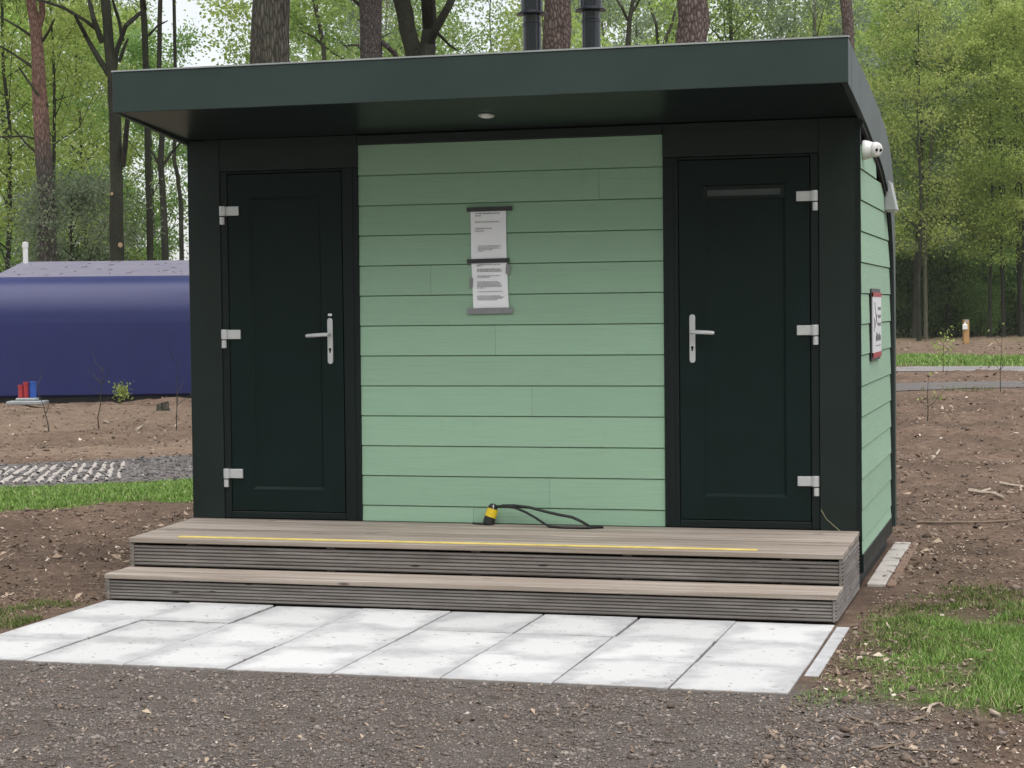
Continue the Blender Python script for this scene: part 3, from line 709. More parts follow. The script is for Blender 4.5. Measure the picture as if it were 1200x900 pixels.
notice('paper_notice', 1.818, 2.036, 1.600, 1.888, -.005, 'lower printed notice with silver tape under its bottom edge',
       [(.08, .14, .82, .0035), (.105, .14, .3, .0035), (.17, .14, .80, .0035), (.195, .14, .84, .0035), (.22, .14, .84, .0035), (.31, .14, .8, .0035), (.335, .14, .5, .0035), (.43, .14, .74, .0035), (.455, .14, .8, .0035), (.48, .14, .8, .0035), (.505, .14, .84, .0035), (.53, .14, .84, .0035), (.555, .14, .35, .0035), (.63, .14, .86, .0035), (.72, .14, .80, .0035), (.745, .14, .88, .0035), (.77, .14, .84, .0035), (.795, .14, .7, .0035)],
       [(1.785, 2.068, 1.578, 1.612, 'grey_tape', -.01), (1.802, 1.824, 1.735, 1.79, 'grey_tape', .03), (2.026, 2.052, 1.81, 1.866, 'grey_tape', .02)])

# sign on the side wall
sg = empty('wall_sign', (W + .012, .775, 1.488)); tag(sg, 'white sign with red bands screwed to the green side wall', 'sign')
def sbox(name, y0, y1, z0, z1, x0, x1, mat): return MB().box((x0, y0, z0), (x1, y1, z1)).build(name, mat, sg)
sbox('backing_plate', -.29, .285, -.212, .212, .000, .006, M['dark_tape'])
sbox('sign_board', -.265, .285, -.190, .188, .0065, .012, M['sign_white'])
sbox('red_band', -.265, .285, .164, .190, .0065, .0135, M['red_print']); sbox('red_band', -.265, .285, -.196, -.165, .0065, .0135, M['red_print'])
pm = MB()
def mark(y0, y1, z0, z1): pm.box((.0125, y0, z0), (.0132, y1, z1))
r_ = random.Random(5)
for zz in (.098, .052, .004):
    for row in range(3):
        y = .045
        while y < .24:
            wv = r_.uniform(.02, .045); mark(y, min(y + wv, .245), zz - row * .0065, zz - row * .0065 + .0042); y += wv + .007
for y0_, hgt in ((-.09, .03), (-.06, .052), (-.015, .046), (.03, .04), (.075, .034), (.12, .048), (.165, .036), (.20, .03)): mark(y0_, y0_ + .022, -.098, -.098 + hgt)
y = -.09
while y < .22:
    wv = r_.uniform(.015, .035); mark(y, y + wv, -.128, -.1245); y += wv + .006
tag(pm.build('printed_marks', M['sign_ink'], sg), kind='stuff')
ln = MB()
for P in ([(-.17, .13), (-.12, .08), (-.05, .03), (.0, .0)], [(-.16, -.02), (-.10, .02), (-.02, .06)], [(-.2, .04), (-.17, .0), (-.19, -.04)]):
    ln.tube([(.0126, a, b) for a, b in P], .0022, 6)
ln.build('pictogram', M['sign_ink'], sg)

# security camera
c0 = pX(1011, 175, W + .004); sc = empty('security_camera', (W + .006, .10, 2.475)); sc.scale = (.86, .86, .86); tag(sc, 'white round security camera on the wall below the roof edge', 'camera')
mb = MB(); lathe(mb, [(.060, 0), (.064, .006), (.064, .020), (.058, .040), (.050, .064), (.044, .070)], (0, 0, 0), 24, 'x'); mb.build('mount', M['white_plastic'], sc)
look = np.array([.74, -.64, -.16]); look /= np.linalg.norm(look)
bmx = bmesh.new(); bmesh.ops.create_uvsphere(bmx, u_segments=24, v_segments=14, radius=.050); me = bpy.data.meshes.new('camera_head')
for v in bmx.verts:
    if v.co.z > .026: v.co.z = .026 + (v.co.z - .026) * .25
for f in bmx.faces: f.smooth = True
bmx.to_mesh(me); bmx.free(); hd = link('camera_head', me, M['white_plastic'], sc); hd.location = (.082, -.010, .000); hd.rotation_euler = Vector(look).to_track_quat('Z', 'Y').to_euler()
for dx_ in (-.018, .018):
    mb = MB(); lathe(mb, [(.0105, 0), (.0105, .005), (.008, .0065)], (dx_, 0, .0305), 14); l = mb.build('lens', M['lens'], hd)
# wall lamp near the back of the side wall
wl = empty('wall_lamp', (W + .008, 1.62, 2.288)); tag(wl, 'grey wedge shaped lamp high on the green side wall', 'lamp')
MB().prism([(0, .096), (.036, .096), (.072, -.074), (.072, -.086), (0, -.086)], 'y', -.10, .10).build('lamp_housing', M['grey_plastic'], wl, .004)
MB().box((.010, -.085, -.0925), (.064, .085, -.0865)).build('diffuser', M['white_plastic'], wl)
MB().box((-.006, -.112, -.10), (-.0005, .112, .10)).build('back_plate', M['zinc'], wl)
# downlight in the soffit
dl = pg(570, 135.5, 2.694); dlz = 2.7445 - (dl[1] + .897) * (.087 / .877)
lt = empty('soffit_light', (dl[0], dl[1], dlz)); lt.rotation_euler = (-math.atan(.087 / .877), 0, 0); tag(lt, 'small round pale ceiling light in the dark soffit', 'light')
mb = MB(); lathe(mb, [(.046, -.001), (.048, -.005), (.044, -.011), (.034, -.012)], (0, 0, 0), 24); mb.build('trim_ring', M['silver'], lt)
mb = MB(); lathe(mb, [(.033, -.0122), (.026, -.017), (.01, -.019)], (0, 0, 0), 20); mb.build('diffuser', M['white_plastic'], lt)

# cable with a taped coupling on the deck
cb = empty('extension_cable', (1.94, -.05, dz(-.05))); tag(cb, 'black cable with a yellow taped coupling lying against the green boards', 'cable')
def rel(pts): return [(x - 1.94, y + .05, z - dz(-.05)) for x, y, z in pts]
def wp(px, py, Y): return tuple(pY(px, py, Y))
zt_ = dz(-.05)
MB().tube(rel([(1.918, -.05, zt_ + .002), (1.924, -.046, zt_ + .03), (1.936, -.040, zt_ + .07), (1.944, -.037, zt_ + .106), (1.948, -.036, zt_ + .122)]), [.035, .034, .030, .028, .016], 14).build('coupling', M['rubber'], cb)
mbt = MB(); mbt.tube(rel([(1.928, -.044, zt_ + .046), (1.936, -.040, zt_ + .070), (1.943, -.037, zt_ + .094)]), [.0345, .0335, .0320], 14)
mbt.tube(rel([(1.948, -.046, zt_ + .030), (1.952, -.044, zt_ + .060), (1.954, -.042, zt_ + .085)]), [.010, .016, .014], 8)
mbt.build('yellow_tape_wrap', M['yellow_tape'], cb)
MB().tube(rel([(1.952, -.062, zt_ + .088), (1.955, -.064, zt_ + .12)]), .0025, 6).build('cable_tie', M['white_plastic'], cb)
MB().tube(rel([(1.94, -.036, zt_ + .10), (1.965, -.040, zt_ + .108), (2.02, -.05, zt_ + .112), (2.09, -.07, zt_ + .105), (2.16, -.09, zt_ + .082), (2.22, -.11, zt_ + .055), (2.27, -.12, zt_ + .026), (2.31, -.13, zt_ + .006), (2.40, -.15, zt_ + .004)]), .0075, 8).build('cable_loop', M['rubber'], cb)
MB().tube(rel([(2.00, -.045, zt_ + .114), (2.08, -.05, zt_ + .116), (2.17, -.055, zt_ + .108), (2.27, -.06, zt_ + .085), (2.36, -.07, zt_ + .068), (2.43, -.075, zt_ + .058), (2.49, -.085, zt_ + .035), (2.545, -.095, zt_ + .006), (2.62, -.11, zt_ + .004), (2.55, -.14, zt_ + .004), (2.40, -.15, zt_ + .0045)]), .0085, 8).build('cable_loop', M['rubber'], cb)
MB().tube(rel([(1.915, -.05, zt_ + .006), (1.88, -.06, zt_ + .006), (1.84, -.05, zt_ + .005), (1.82, -.035, zt_ + .005)]), .007, 8).build('cable_end', M['rubber'], cb)
# dry stalk leaning on the right corner panel
a = pY(962, 597, -.004); b = pY(985, 620, -.03)
MB().tube([a, a * .6 + b * .4 + np.array([-.012, 0, -.012]), (b[0], b[1], dz(-.03))], .0018, 5).build('dry_stalk', M['straw']); tag(bpy.data.objects['dry_stalk'], 'thin dry grass stalk leaning on the corner panel by the door', 'stalk')

# ------------------------------------------------------------------ blue cabin behind on the left, seen from its back
p0 = pg(-14, 473.0); th = math.atan2(1.05, 3.23)
bc = empty('blue_cabin', (p0[0], p0[1], 0), th); tag(bc, 'violet blue cabin with rounded roof edge standing beyond the sandy bank', 'cabin')
BP = smooth_curve([(0, .14), (0, 1.25), (.008, 1.5), (.04, 1.72), (.12, 1.93), (.25, 2.10), (.42, 2.215), (.62, 2.28)], 5)
BPi = [(y + .05, z - .04) for y, z in BP]
mbb = MB().strip(BP, BPi, 'x', 0, 4.6); mbb.sm = [True] * len(mbb.sm); mbb.build('back_wall', M['blue_metal'], bc)
RT = [(.622, 2.281), (3.3, 2.63)]; MB().strip(RT, [(y, z - .06) for y, z in RT], 'x', -.02, 4.62).build('roof', M['blue_roof'], bc)
for xs in (-.02, 4.6): MB().prism([(.0, .14)] + BP + [(3.27, 2.62), (3.27, 2.36), (2.4, 2.3), (2.4, .14)], 'x', xs, xs + .02).build('side_wall', M['blue_metal'], bc)
MB().box((.0, 3.29, 2.38), (4.6, 3.31, 2.62)).build('fascia', M['blue_metal'], bc)
MB().box((.05, .06, -.15), (4.55, 2.4, .139)).build('base', M['seal'], bc)
MB().box((.05, 2.38, .14), (4.55, 2.42, 2.3)).build('front_wall', M['seal'], bc)
v = MB(); lathe(v, [(.05, 2.50), (.05, 2.90), (.058, 2.902), (.058, 3.00), (.03, 3.01)], (.09, 3.05, 0), 16); v.build('vent_pipe', M['white_plastic'], bc)
rng = np.random.RandomState(21); tw = MB()
for i in range(55):
    x, y = rng.uniform(0, 4.5), rng.uniform(.7, 3.2); z = 2.281 + (y - .622) * (.349 / 2.678) + .006; a = rng.uniform(0, 3.14); l = rng.uniform(.015, .07)
    tw.tube([(x - l * math.cos(a), y - l * math.sin(a), z - l * math.sin(a) * .13), (x, y, z + .01), (x + l * math.cos(a), y + l * math.sin(a), z + l * math.sin(a) * .13)], .005, 5)
tag(tw.build('roof_debris', M['litter'], bc), kind='stuff')

# ------------------------------------------------------------------ small things on the ground
# coloured pipe stubs on a pallet
pp = pg(31, 479); g = hz(pp[0], pp[1]); pl = empty('pipe_stub_stand', (pp[0], pp[1], g + .01), th); tag(pl, 'two red and one blue pipe stubs on a low grey board', 'pipe stubs')
MB().box((-.30, -.2, 0), (.34, .2, .06)).build('board', M['zinc'], pl, .01); MB().box((-.16, -.1, .061), (.2, .1, .11)).build('board', M['zinc'], pl, .01)
for x, hh, mt, lb in ((-.09, .22, 'red_plastic', 'red pipe stub'), (.0, .27, 'red_plastic', 'red pipe stub'), (.12, .28, 'blue_plastic', 'blue pipe stub')):
    mb = MB(); lathe(mb, [(.043 if mt[0] == 'r' else .055, .112), (.043 if mt[0] == 'r' else .055, .11 + hh - .03), (.05 if mt[0] == 'r' else .062, .11 + hh - .028), (.05 if mt[0] == 'r' else .062, .11 + hh)], (x, 0, 0), 16); mb.build('pipe_stub', M[mt], pl)
# tree stump
sp = pg(190, 482); g = hz(sp[0], sp[1]); st = empty('tree_stump', (sp[0], sp[1], g - .03)); tag(st, 'low cut tree stump in front of the blue cabin', 'stump')
mb = MB(); rr = random.Random(2); prof = []
n = 18; ring = [1 + .18 * math.sin(3 * k * 6.283 / n + 1) + rr.uniform(-.06, .06) for k in range(n)]
V = []; F = []
for (r0, z) in ((.15, 0), (.11, .04), (.092, .09), (.088, .16)):
    for k in range(n): a = 6.283 * k / n; V.append((r0 * ring[k] * math.cos(a), r0 * ring[k] * math.sin(a), z + (.03 * math.cos(a) if z > .12 else 0)))
for i in range(3):
    for k in range(n): F.append((i*n+k, i*n+(k+1) % n, (i+1)*n+(k+1) % n, (i+1)*n+k))
mb.add(V, F, True).build('bark', M['bark_oak'], st)
MB().add([(x * .985, y * .985, z + .002) for x, y, z in V[-n:]], [tuple(range(n))]).build('cut_face', M['cut_wood'], st)
# wooden post with white box on the far side of the path
pp = pg(1132, 402); po = empty('wooden_post', (pp[0], pp[1], hz(pp[0], pp[1]) - .05), .3); tag(po, 'short wooden post with a white box beyond the gravel path', 'post')
MB().box((-.11, -.11, 0), (.11, .11, 1.02)).build('post', M['post_wood'], po, .012); MB().box((-.115, -.115, 1.021), (.115, .115, 1.035)).build('cap', M['zinc'], po)
MB().box((-.18, -.19, .62), (.02, -.112, .84)).build('white_box', M['white_plastic'], po, .02); MB().box((-.12, -.16, .841), (-.04, -.112, .90)).build('hood', M['white_plastic'], po, .01)
MB().box((-.07, -.116, .915), (.07, -.1115, 1.0)).build('plate', M['grey_plastic'], po)
# twigs on the soil at the lower right, and by the cabin
def twig(pts, r, mat, label, fork=None, cat='twig'):
    P = []
    for (x, y) in pts:
        q = pg(x, y); P.append((q[0], q[1], hz(q[0], q[1]) + r * 1.2))
    mb = MB(); mb.tube(P, [r * (1 - .5 * i / (len(P) - 1)) for i in range(len(P))], 6)
    if fork:
        Q = [pg(*q) for q in fork]; mb.tube([(q[0], q[1], hz(q[0], q[1]) + r * 1.6) for q in Q], r * .6, 5)
    o = mb.build('fallen_twig', mat); return tag(o, label, cat, 'twigs lying on the soil')
twig([(997, 842), (1012, 847), (1030, 850), (1045, 847), (1060, 849), (1082, 843)], .006, M['twig'], 'long kinked twig lying on the soil by the grass', [(1060, 849), (1086, 841), (1092, 846)])
twig([(1087, 839), (1090, 831), (1096, 828), (1103, 827)], .008, M['pale_twig'], 'short hooked pale twig touching the grass edge')
twig([(1020, 879), (1045, 876), (1070, 881), (1108, 883)], .006, M['twig'], 'straight brown twig with a forked bundle of splinters', [(1030, 882), (1048, 876), (1062, 873)])
twig([(1136, 579), (1150, 580), (1163, 582), (1176, 586)], .022, M['pale_twig'], 'thick crooked stick on bare soil beside the cabin', [(1150, 580), (1160, 577)])
twig([(1172, 571), (1186, 572), (1200, 572)], .016, M['pale_twig'], 'pale straight stick on bare soil beyond the crooked stick')
twig([(1093, 542), (1097, 536), (1101, 532)], .018, M['pale_twig'], 'short pale stub of wood on the bare soil')
twig([(1075, 614), (1110, 615), (1150, 614), (1195, 613)], .012, M['twig'], 'long thin dark stick lying level across the soil')
twig([(1155, 860), (1162, 838), (1172, 842)][1:], .012, M['pale_twig'], 'pale wood fragment at the edge of the bright grass')
twig([(230, 690), (236, 686), (250, 684)][:2] + [(48, 519)][:0] + [(50, 533), (62, 529)], .02, M['twig'], 'dark stick on the sandy bank') if False else None
for (pts, lb) in (([(48, 531), (55, 527), (62, 525)], 'dark bent stick on the sandy bank near the striped road'), ([(160, 503), (168, 500)], 'pale chunk of wood on the sandy bank below the stump'), ([(122, 494), (127, 497)], 'small pale wood chip on the sandy bank')):
    twig(pts, .025, M['pale_twig'] if 'pale' in lb else M['twig'], lb)

# saplings: bare or thinly leafed shoots
def sapling(px, py, D_h, lean, leafy, label, seed, mat='bark_thin', name='sapling', nb=5):
    q = pg(px, py); r = random.Random(seed); o = empty(name, (q[0], q[1], hz(q[0], q[1]) - .02)); tag(o, label, 'sapling', 'thin shoots growing in the bare soil')
    mb = MB(); n = 6; P = [(lean * (i / n) ** 1.3 + r.uniform(-.01, .01), r.uniform(-.01, .01), D_h * i / n) for i in range(n + 1)]
    mb.tube(P, [.009 * (1 - .75 * i / n) for i in range(n + 1)], 5); tips = [P[-1]]
    for k in range(nb):
        i = r.randint(2, n - 1); a = r.uniform(0, 6.28); l = D_h * r.uniform(.18, .4); b = P[i]
        e1 = (b[0] + l * .5 * math.cos(a), b[1] + l * .5 * math.sin(a), b[2] + l * .35); e2 = (b[0] + l * .8 * math.cos(a), b[1] + l * .8 * math.sin(a), b[2] + l * .9)
        mb.tube([b, e1, e2], [.005, .004, .002], 4); tips += [e1, e2]
    mb.build('stem', M[mat], o)
    if leafy:
        V = []; F = []
        for t in tips:
            for k in range(leafy):
                c = np.array(t) + np.array([r.gauss(0, .07), r.gauss(0, .07), r.gauss(0, .06)]); u_ = np.array([r.gauss(0, 1) for _ in range(3)]); u_ /= np.linalg.norm(u_); w_ = np.cross(u_, [r.gauss(0, 1) for _ in range(3)]); w_ /= np.linalg.norm(w_)
                s = r.uniform(.02, .045); n_ = len(V); V += [c - u_ * s, c + w_ * s * .5, c + u_ * s, c - w_ * s * .5]; F.append((n_, n_+1, n_+2, n_+3))
        link('leaves', mesh_np('leaves', V, F), M['leaf_spring'], o)
    return o
sapling(58, 512, .75, -.22, 0, 'bare shoot leaning over the sandy bank', 1, nb=2)
sapling(115, 505, .95, .12, 0, 'branching bare shoot on the sandy bank', 2, nb=6)
sapling(207, 505, 1.05, .05, 0, 'upright bare shoot close to the dark cabin corner', 3, nb=4)
sapling(141, 474, .30, .03, 12, 'small leafy plant at the foot of the blue wall', 4, nb=6)
sapling(1105, 440, .85, .02, 9, 'thin sapling with yellow green top leaves beside the gravel path', 5, nb=6)
sapling(1172, 460, 1.25, .05, 1, 'tall nearly bare shoot beside the gravel road bend', 6, nb=4)
sapling(1087, 501, .6, .02, 1, 'slim shoot standing in the bare soil before the road bend', 7, nb=2)

# ------------------------------------------------------------------ scattered ground cover (uncountable)
def stones(name, X, Y, S, mat, seed, squash=.6, lift=.25, dz0=0.0):
    r = np.random.RandomState(seed); N = len(X); base = np.array([(1,0,0),(-1,0,0),(0,1,0),(0,-1,0),(0,0,1),(0,0,-1)], float)
    F0 = np.array([(0,2,4),(2,1,4),(1,3,4),(3,0,4),(2,0,5),(1,2,5),(3,1,5),(0,3,5)])
    sc = r.uniform(.55, 1.25, (N, 6)); a = r.uniform(0, 6.283, N); el = r.uniform(.7, 1.5, N)
    P = base[None] * sc[:, :, None] * S[:, None, None]; P[:, :, 0] *= el[:, None]; P[:, :, 2] *= squash
    P += r.normal(0, .18, P.shape) * S[:, None, None] * np.array([1, 1, .5])
    ca_, sa_ = np.cos(a)[:, None], np.sin(a)[:, None]; x = P[:, :, 0] * ca_ - P[:, :, 1] * sa_; y = P[:, :, 0] * sa_ + P[:, :, 1] * ca_
    Z = height(X, Y) + dz0; P = np.stack([x + X[:, None], y + Y[:, None], P[:, :, 2] + (Z + S * squash * lift)[:, None]], 2)
    F = (F0[None] + (np.arange(N) * 6)[:, None, None]).reshape(-1, 3)
    return link(name, mesh_np(name, P.reshape(-1, 3), F), mat)
rng = np.random.RandomState(5)
N = 110000; X = rng.uniform(.2, 5.6, N); Y = -2.99 - 2.3 * rng.rand(N) ** .9; k = rng.rand(N) < sst(5.2, 4.15, X + (fbm(X * 1.3, Y * 1.3) - .5) * 1.2) * .95 + .05
X, Y = X[k], Y[k]; S = np.clip(rng.lognormal(math.log(.0034), .6, len(X)), .0016, .020)
tag(stones('gravel', X, Y, S, M['gravel'], 1), 'dark grey brown gravel in front of the pale slabs', 'gravel', kind='stuff')
# clods and litter: denser close by
def bits(name, X, Y, L, Wd, mat, seed, tilt=.35, lift=.004, thick=0):
    r = np.random.RandomState(seed); N = len(X); a = r.uniform(0, 6.283, N); u_ = np.stack([np.cos(a), np.sin(a), r.normal(0, tilt, N)], 1); v_ = np.stack([-np.sin(a), np.cos(a), r.normal(0, tilt, N)], 1)
    c = np.stack([X, Y, height(X, Y) + lift + L * .15], 1); bend = np.stack([np.zeros(N), np.zeros(N), L * r.uniform(-.25, .35, N)], 1)
    l = L[:, None]; w = Wd[:, None]
    P = np.stack([c - u_ * l, c - v_ * w + bend, c + u_ * l, c + v_ * w + bend], 1)
    idx = np.arange(N)[:, None] * 4; F = np.concatenate([np.concatenate([idx, idx + 1, idx + 3], 1), np.concatenate([idx + 1, idx + 2, idx + 3], 1)])
    return link(name, mesh_np(name, P.reshape(-1, 3), F), mat)
def scatter(N, seed, dens):
    # pick ground places by picture position so that near and far are covered alike, then filter by zone
    r = np.random.RandomState(seed); x = r.uniform(-80, 1280, N); y = 372 + 560 * r.rand(N) ** 1.25
    d = (x[:, None] - 600) / FPX * CR - (y[:, None] - 450) / FPX * CU + CW; t = -CAM[2] / d[:, 2]; P = CAM + d * t[:, None]
    ok = (t > 0) & (t < 90); P = P[ok]; X, Y = P[:, 0], P[:, 1]; keep = r.rand(len(X)) < dens(X, Y); return X[keep], Y[keep]
def free(X, Y):
    inside = ((X > -.05) & (X < 4.155) & (Y > -3.0) & (Y < 2.2))
    nn = X * RN[0] + Y * RN[1]
    return (~inside) * (1 - .93 * sst(1.7, 1.3, dist_line(X, Y, ROAD))) * (1 - .95 * sst(2.2, 1.9, dist_line(X, Y, PATH))) * (1 - .85 * ((nn > 4.4) & (nn < 6.3) & (X < 1))) * (1 - .9 * ((Y < -2.9) & (X < 4.1)))
r = np.random.RandomState(9)
X, Y = scatter(150000, 31, lambda x, y: free(x, y) * (.30 + .70 * sst(.4, .6, fbm(x * .9, y * .9)))); dd = np.hypot(X - CAM[0], Y - CAM[1])
L = r.lognormal(math.log(.0085), .55, len(X)).clip(.003, .035) * (.45 + dd / 22); tag(bits('leaf_litter', X, Y, L, L * r.uniform(.2, .6, len(X)), M['litter'], 2), 'brown leaf litter and wood chips strewn over the bare soil', 'leaf litter', kind='stuff')
X, Y = scatter(45000, 32, lambda x, y: free(x, y)); dd = np.hypot(X - CAM[0], Y - CAM[1])
S = r.lognormal(math.log(.0060), .6, len(X)).clip(.002, .032) * (.5 + dd / 22); tag(stones('soil_clods', X, Y, S, M['clod'], 3, .7, .3), 'dark crumbly clods of earth on the bare soil', 'soil', kind='stuff')
# crumbs and twigs lying about on gravel and soil
X, Y = scatter(2600, 33, lambda x, y: free(x, y) + .5 * ((y < -3.0) & (x < 4.4))); dd = np.hypot(X - CAM[0], Y - CAM[1])
L = r.lognormal(math.log(.03), .5, len(X)).clip(.012, .12) * (.5 + dd / 35); tag(bits('twig_scraps', X, Y, L, L * .04 + .001, M['litter'], 4, .08, .006), 'thin twig scraps strewn over gravel and soil', 'twigs', kind='stuff')
# road stones
X = rng.uniform(-9, 0, 42000); Y = rng.uniform(1, 14, 42000); k = dist_line(X, Y, ROAD) < 1.5; X, Y = X[k], Y[k]
o = stones('road_stones', X, Y, rng.lognormal(math.log(.012), .5, len(X)).clip(.006, .05), island_mat('road_stones', [(0, (.06, .055, .053)), (.5, (.14, .13, .127)), (.85, (.20, .19, .186)), (1, (.30, .29, .285))]), 6, dz0=.012); tag(o, 'grey stones loose on the gravel road', 'stones', kind='stuff')

def grass(name, X, Y, Hh, wd, mat, seed, label, cat='grass'):
    r = np.random.RandomState(seed); N = len(X); a = r.uniform(0, 6.283, N); le = r.normal(0, .45, (N, 2)) * Hh[:, None]; Z = height(X, Y) - .004
    dx = np.cos(a) * wd; dy = np.sin(a) * wd; b0 = np.stack([X - dx, Y - dy, Z], 1); b1 = np.stack([X + dx, Y + dy, Z], 1)
    m0 = np.stack([X - dx * .7 + le[:, 0] * .35, Y - dy * .7 + le[:, 1] * .35, Z + Hh * .6], 1); m1 = np.stack([X + dx * .7 + le[:, 0] * .35, Y + dy * .7 + le[:, 1] * .35, Z + Hh * .6], 1)
    tp = np.stack([X + le[:, 0], Y + le[:, 1], Z + Hh], 1); P = np.stack([b0, b1, m1, m0, tp], 1); i = np.arange(N)[:, None] * 5
    F = np.concatenate([np.concatenate([i, i+1, i+2], 1), np.concatenate([i, i+2, i+3], 1), np.concatenate([i+3, i+2, i+4], 1)])
    return tag(link(name, mesh_np(name, P.reshape(-1, 3), F), mat), label, cat, kind='stuff')
# left strip between cabin and road
N = 110000; t = rng.uniform(-5, 4.5, N); s = rng.uniform(4.3, 6.45, N); X = t * RU[0] + s * RN[0]; Y = t * RU[1] + s * RN[1]
nn = s + (fbm(X * 1.6, Y * 1.6) - .5) * .7; k = (rng.rand(N) < sst(4.25, 4.5, nn) * sst(6.45, 6.2, nn)); X, Y = X[k], Y[k]
grass('grass', X, Y, rng.uniform(.02, .05, len(X)), .004, M['grass'], 1, 'bright green grass strip between bare soil and the gravel road')
# right patch by the slabs
N = 130000; X = rng.uniform(4.1, 5.6, N); Y = rng.uniform(-3.4, -.3, N)
ds = (.25 + .75 * sst(4.3, 4.9, X)) * sst(4.1, 4.35, X + (fbm(X * 2, Y * 2) - .5) * .5) * sst(-.3, -1.3, Y + (fbm(X * 2 + 4, Y * 2) - .5) * 1.2) * sst(-3.3, -2.7, Y + .0 + (fbm(X * 2, Y * 2 + 7) - .5) * .9 - .12 * (X - 4.2)) * sst(.30, .55, fbm(X * 4 + 3, Y * 4))
k = rng.rand(N) < ds; X, Y = X[k], Y[k]
grass('grass', X, Y, rng.uniform(.014, .05, len(X)) * (.6 + .5 * sst(4.3, 5.0, X)), .0019, M['grass'], 2, 'patchy green grass beside the right edge of the slabs')
N = 30000; X = rng.uniform(4.1, 5.8, N); Y = rng.uniform(-1.9, .9, N); k = rng.rand(N) < sst(.46, .62, fbm(X * 2.3 + 5, Y * 2.3 + 2)) * sst(.9, .2, Y) * sst(4.15, 4.5, X); X, Y = X[k], Y[k]
grass('grass', X, Y, rng.uniform(.012, .04, len(X)), .0025, M['dry_grass'], 3, 'thin yellowing grass between the cabin wall and the green patch')
# left edge of the slabs
N = 9000; t = rng.rand(N); X = -.02 - .35 * rng.rand(N) ** 1.4; Y = rng.uniform(-2.9, -1.3, N); k = rng.rand(N) < sst(.42, .62, fbm(X * 3, Y * 3)) * .7; X, Y = X[k], Y[k]
grass('grass', X, Y, rng.uniform(.01, .035, len(X)), .0025, M['dry_grass'], 4, 'sparse grass along the left edge of the slabs')
# strip by the far path
N = 60000; X = rng.uniform(-8, 14, N); Y = rng.uniform(39.5, 51, N); k = rng.rand(N) < sst(39.6, 41.0, Y + (fbm(X * .7, Y * .7) - .5) * 2) * sst(51, 48, Y); X, Y = X[k], Y[k]
grass('grass', X, Y, rng.uniform(.04, .13, len(X)), .012, M['grass'], 5, 'green verge along the far side of the gravel path')
N = 4000; X = rng.uniform(1, 9, N); Y = rng.uniform(22, 27, N); k = rng.rand(N) < sst(.55, .66, fbm(X * .9, Y * .9)); X, Y = X[k], Y[k]
grass('grass', X, Y, rng.uniform(.04, .14, len(X)), .008, M['dry_grass'], 6, 'scattered tufts on the near side of the road bend')

# ------------------------------------------------------------------ trees
def leaf_mesh(name, C, size, seed, aspect=.6, flat=.0):
    r = np.random.RandomState(seed); N = len(C); u_ = r.normal(0, 1, (N, 3)); u_[:, 2] *= (1 - flat); u_ /= np.linalg.norm(u_, axis=1)[:, None]
    w_ = np.cross(u_, r.normal(0, 1, (N, 3))); w_ /= np.linalg.norm(w_, axis=1)[:, None]; s = (size * r.uniform(.6, 1.35, N))[:, None]
    P = np.stack([C - u_ * s, C + w_ * s * aspect - u_ * s * .1, C + u_ * s, C - w_ * s * aspect - u_ * s * .1], 1)
    i = np.arange(N)[:, None] * 4; return mesh_np(name, P.reshape(-1, 3), np.concatenate([i, i+1, i+2, i+3], 1))
def grow(seed, h, r0, base, spread, nl, per, sig, up=.5, shape='round', wander=.25):
    r = random.Random(seed); npr = np.random.RandomState(seed); mb = MB(); n = 10; wx = wy = 0; P = []
    for i in range(n + 1):
        P.append(np.array([wx, wy, h * i / n])); wx += r.gauss(0, wander) * h / 60; wy += r.gauss(0, wander) * h / 60
    R = [r0 * (1.25 if i == 0 else 1) * (1 - .88 * i / n) + .01 for i in range(n + 1)]; mb.tube(P, R, 9)
    pts = []
    for k in range(nl):
        f = (k + r.random()) / nl; z = base + (h * .98 - base) * f; i = min(int(z / h * n), n - 1); b = P[i] + (P[i+1] - P[i]) * (z / h * n - i)
        prof = {'round': math.sin(math.pi * (.18 + .78 * f)) ** .7, 'cone': 1.05 - .9 * f, 'top': .5 + .5 * f if f < .8 else 1.2 - f * .4}[shape]
        a = k * 2.399 + r.uniform(-.4, .4); l = spread * prof * r.uniform(.7, 1.15); upk = up * r.uniform(.5, 1.3) + .3 * f
        Q = [b]
        for s in (.35, .7, 1.0):
            Q.append(b + np.array([l * s * math.cos(a) + r.gauss(0, .08 * l), l * s * math.sin(a) + r.gauss(0, .08 * l), l * s * upk + r.gauss(0, .08 * l)]))
        rb = max(.012, R[i] * .35); mb.tube(Q, [rb, rb * .7, rb * .45, rb * .2], 5, False)
        cl = [Q[3], Q[2] * .6 + Q[3] * .4, Q[2]]
        for q in range(3):
            s0 = Q[1] * (1 - q / 3) + Q[3] * (q / 3); a2 = a + r.choice((-1, 1)) * r.uniform(.5, 1.2); l2 = l * r.uniform(.3, .55)
            e = s0 + np.array([l2 * math.cos(a2), l2 * math.sin(a2), l2 * upk * r.uniform(.2, 1.2)]); mb.tube([s0, (s0 + e) / 2 + np.array([0, 0, r.gauss(0, .05 * l2)]), e], [rb * .4, rb * .25, rb * .1], 4, False); cl += [e, (s0 + e) / 2]
        for c in cl:
            m_ = int(per * r.uniform(.4, 1.5)); sg_ = sig * r.uniform(.6, 1.3)
            pts.append(c + npr.normal(0, 1, (m_, 3)) * np.array([sg_, sg_, sg_ * r.uniform(.5, .95)]))
    return mb, np.concatenate(pts)
VAR = {}
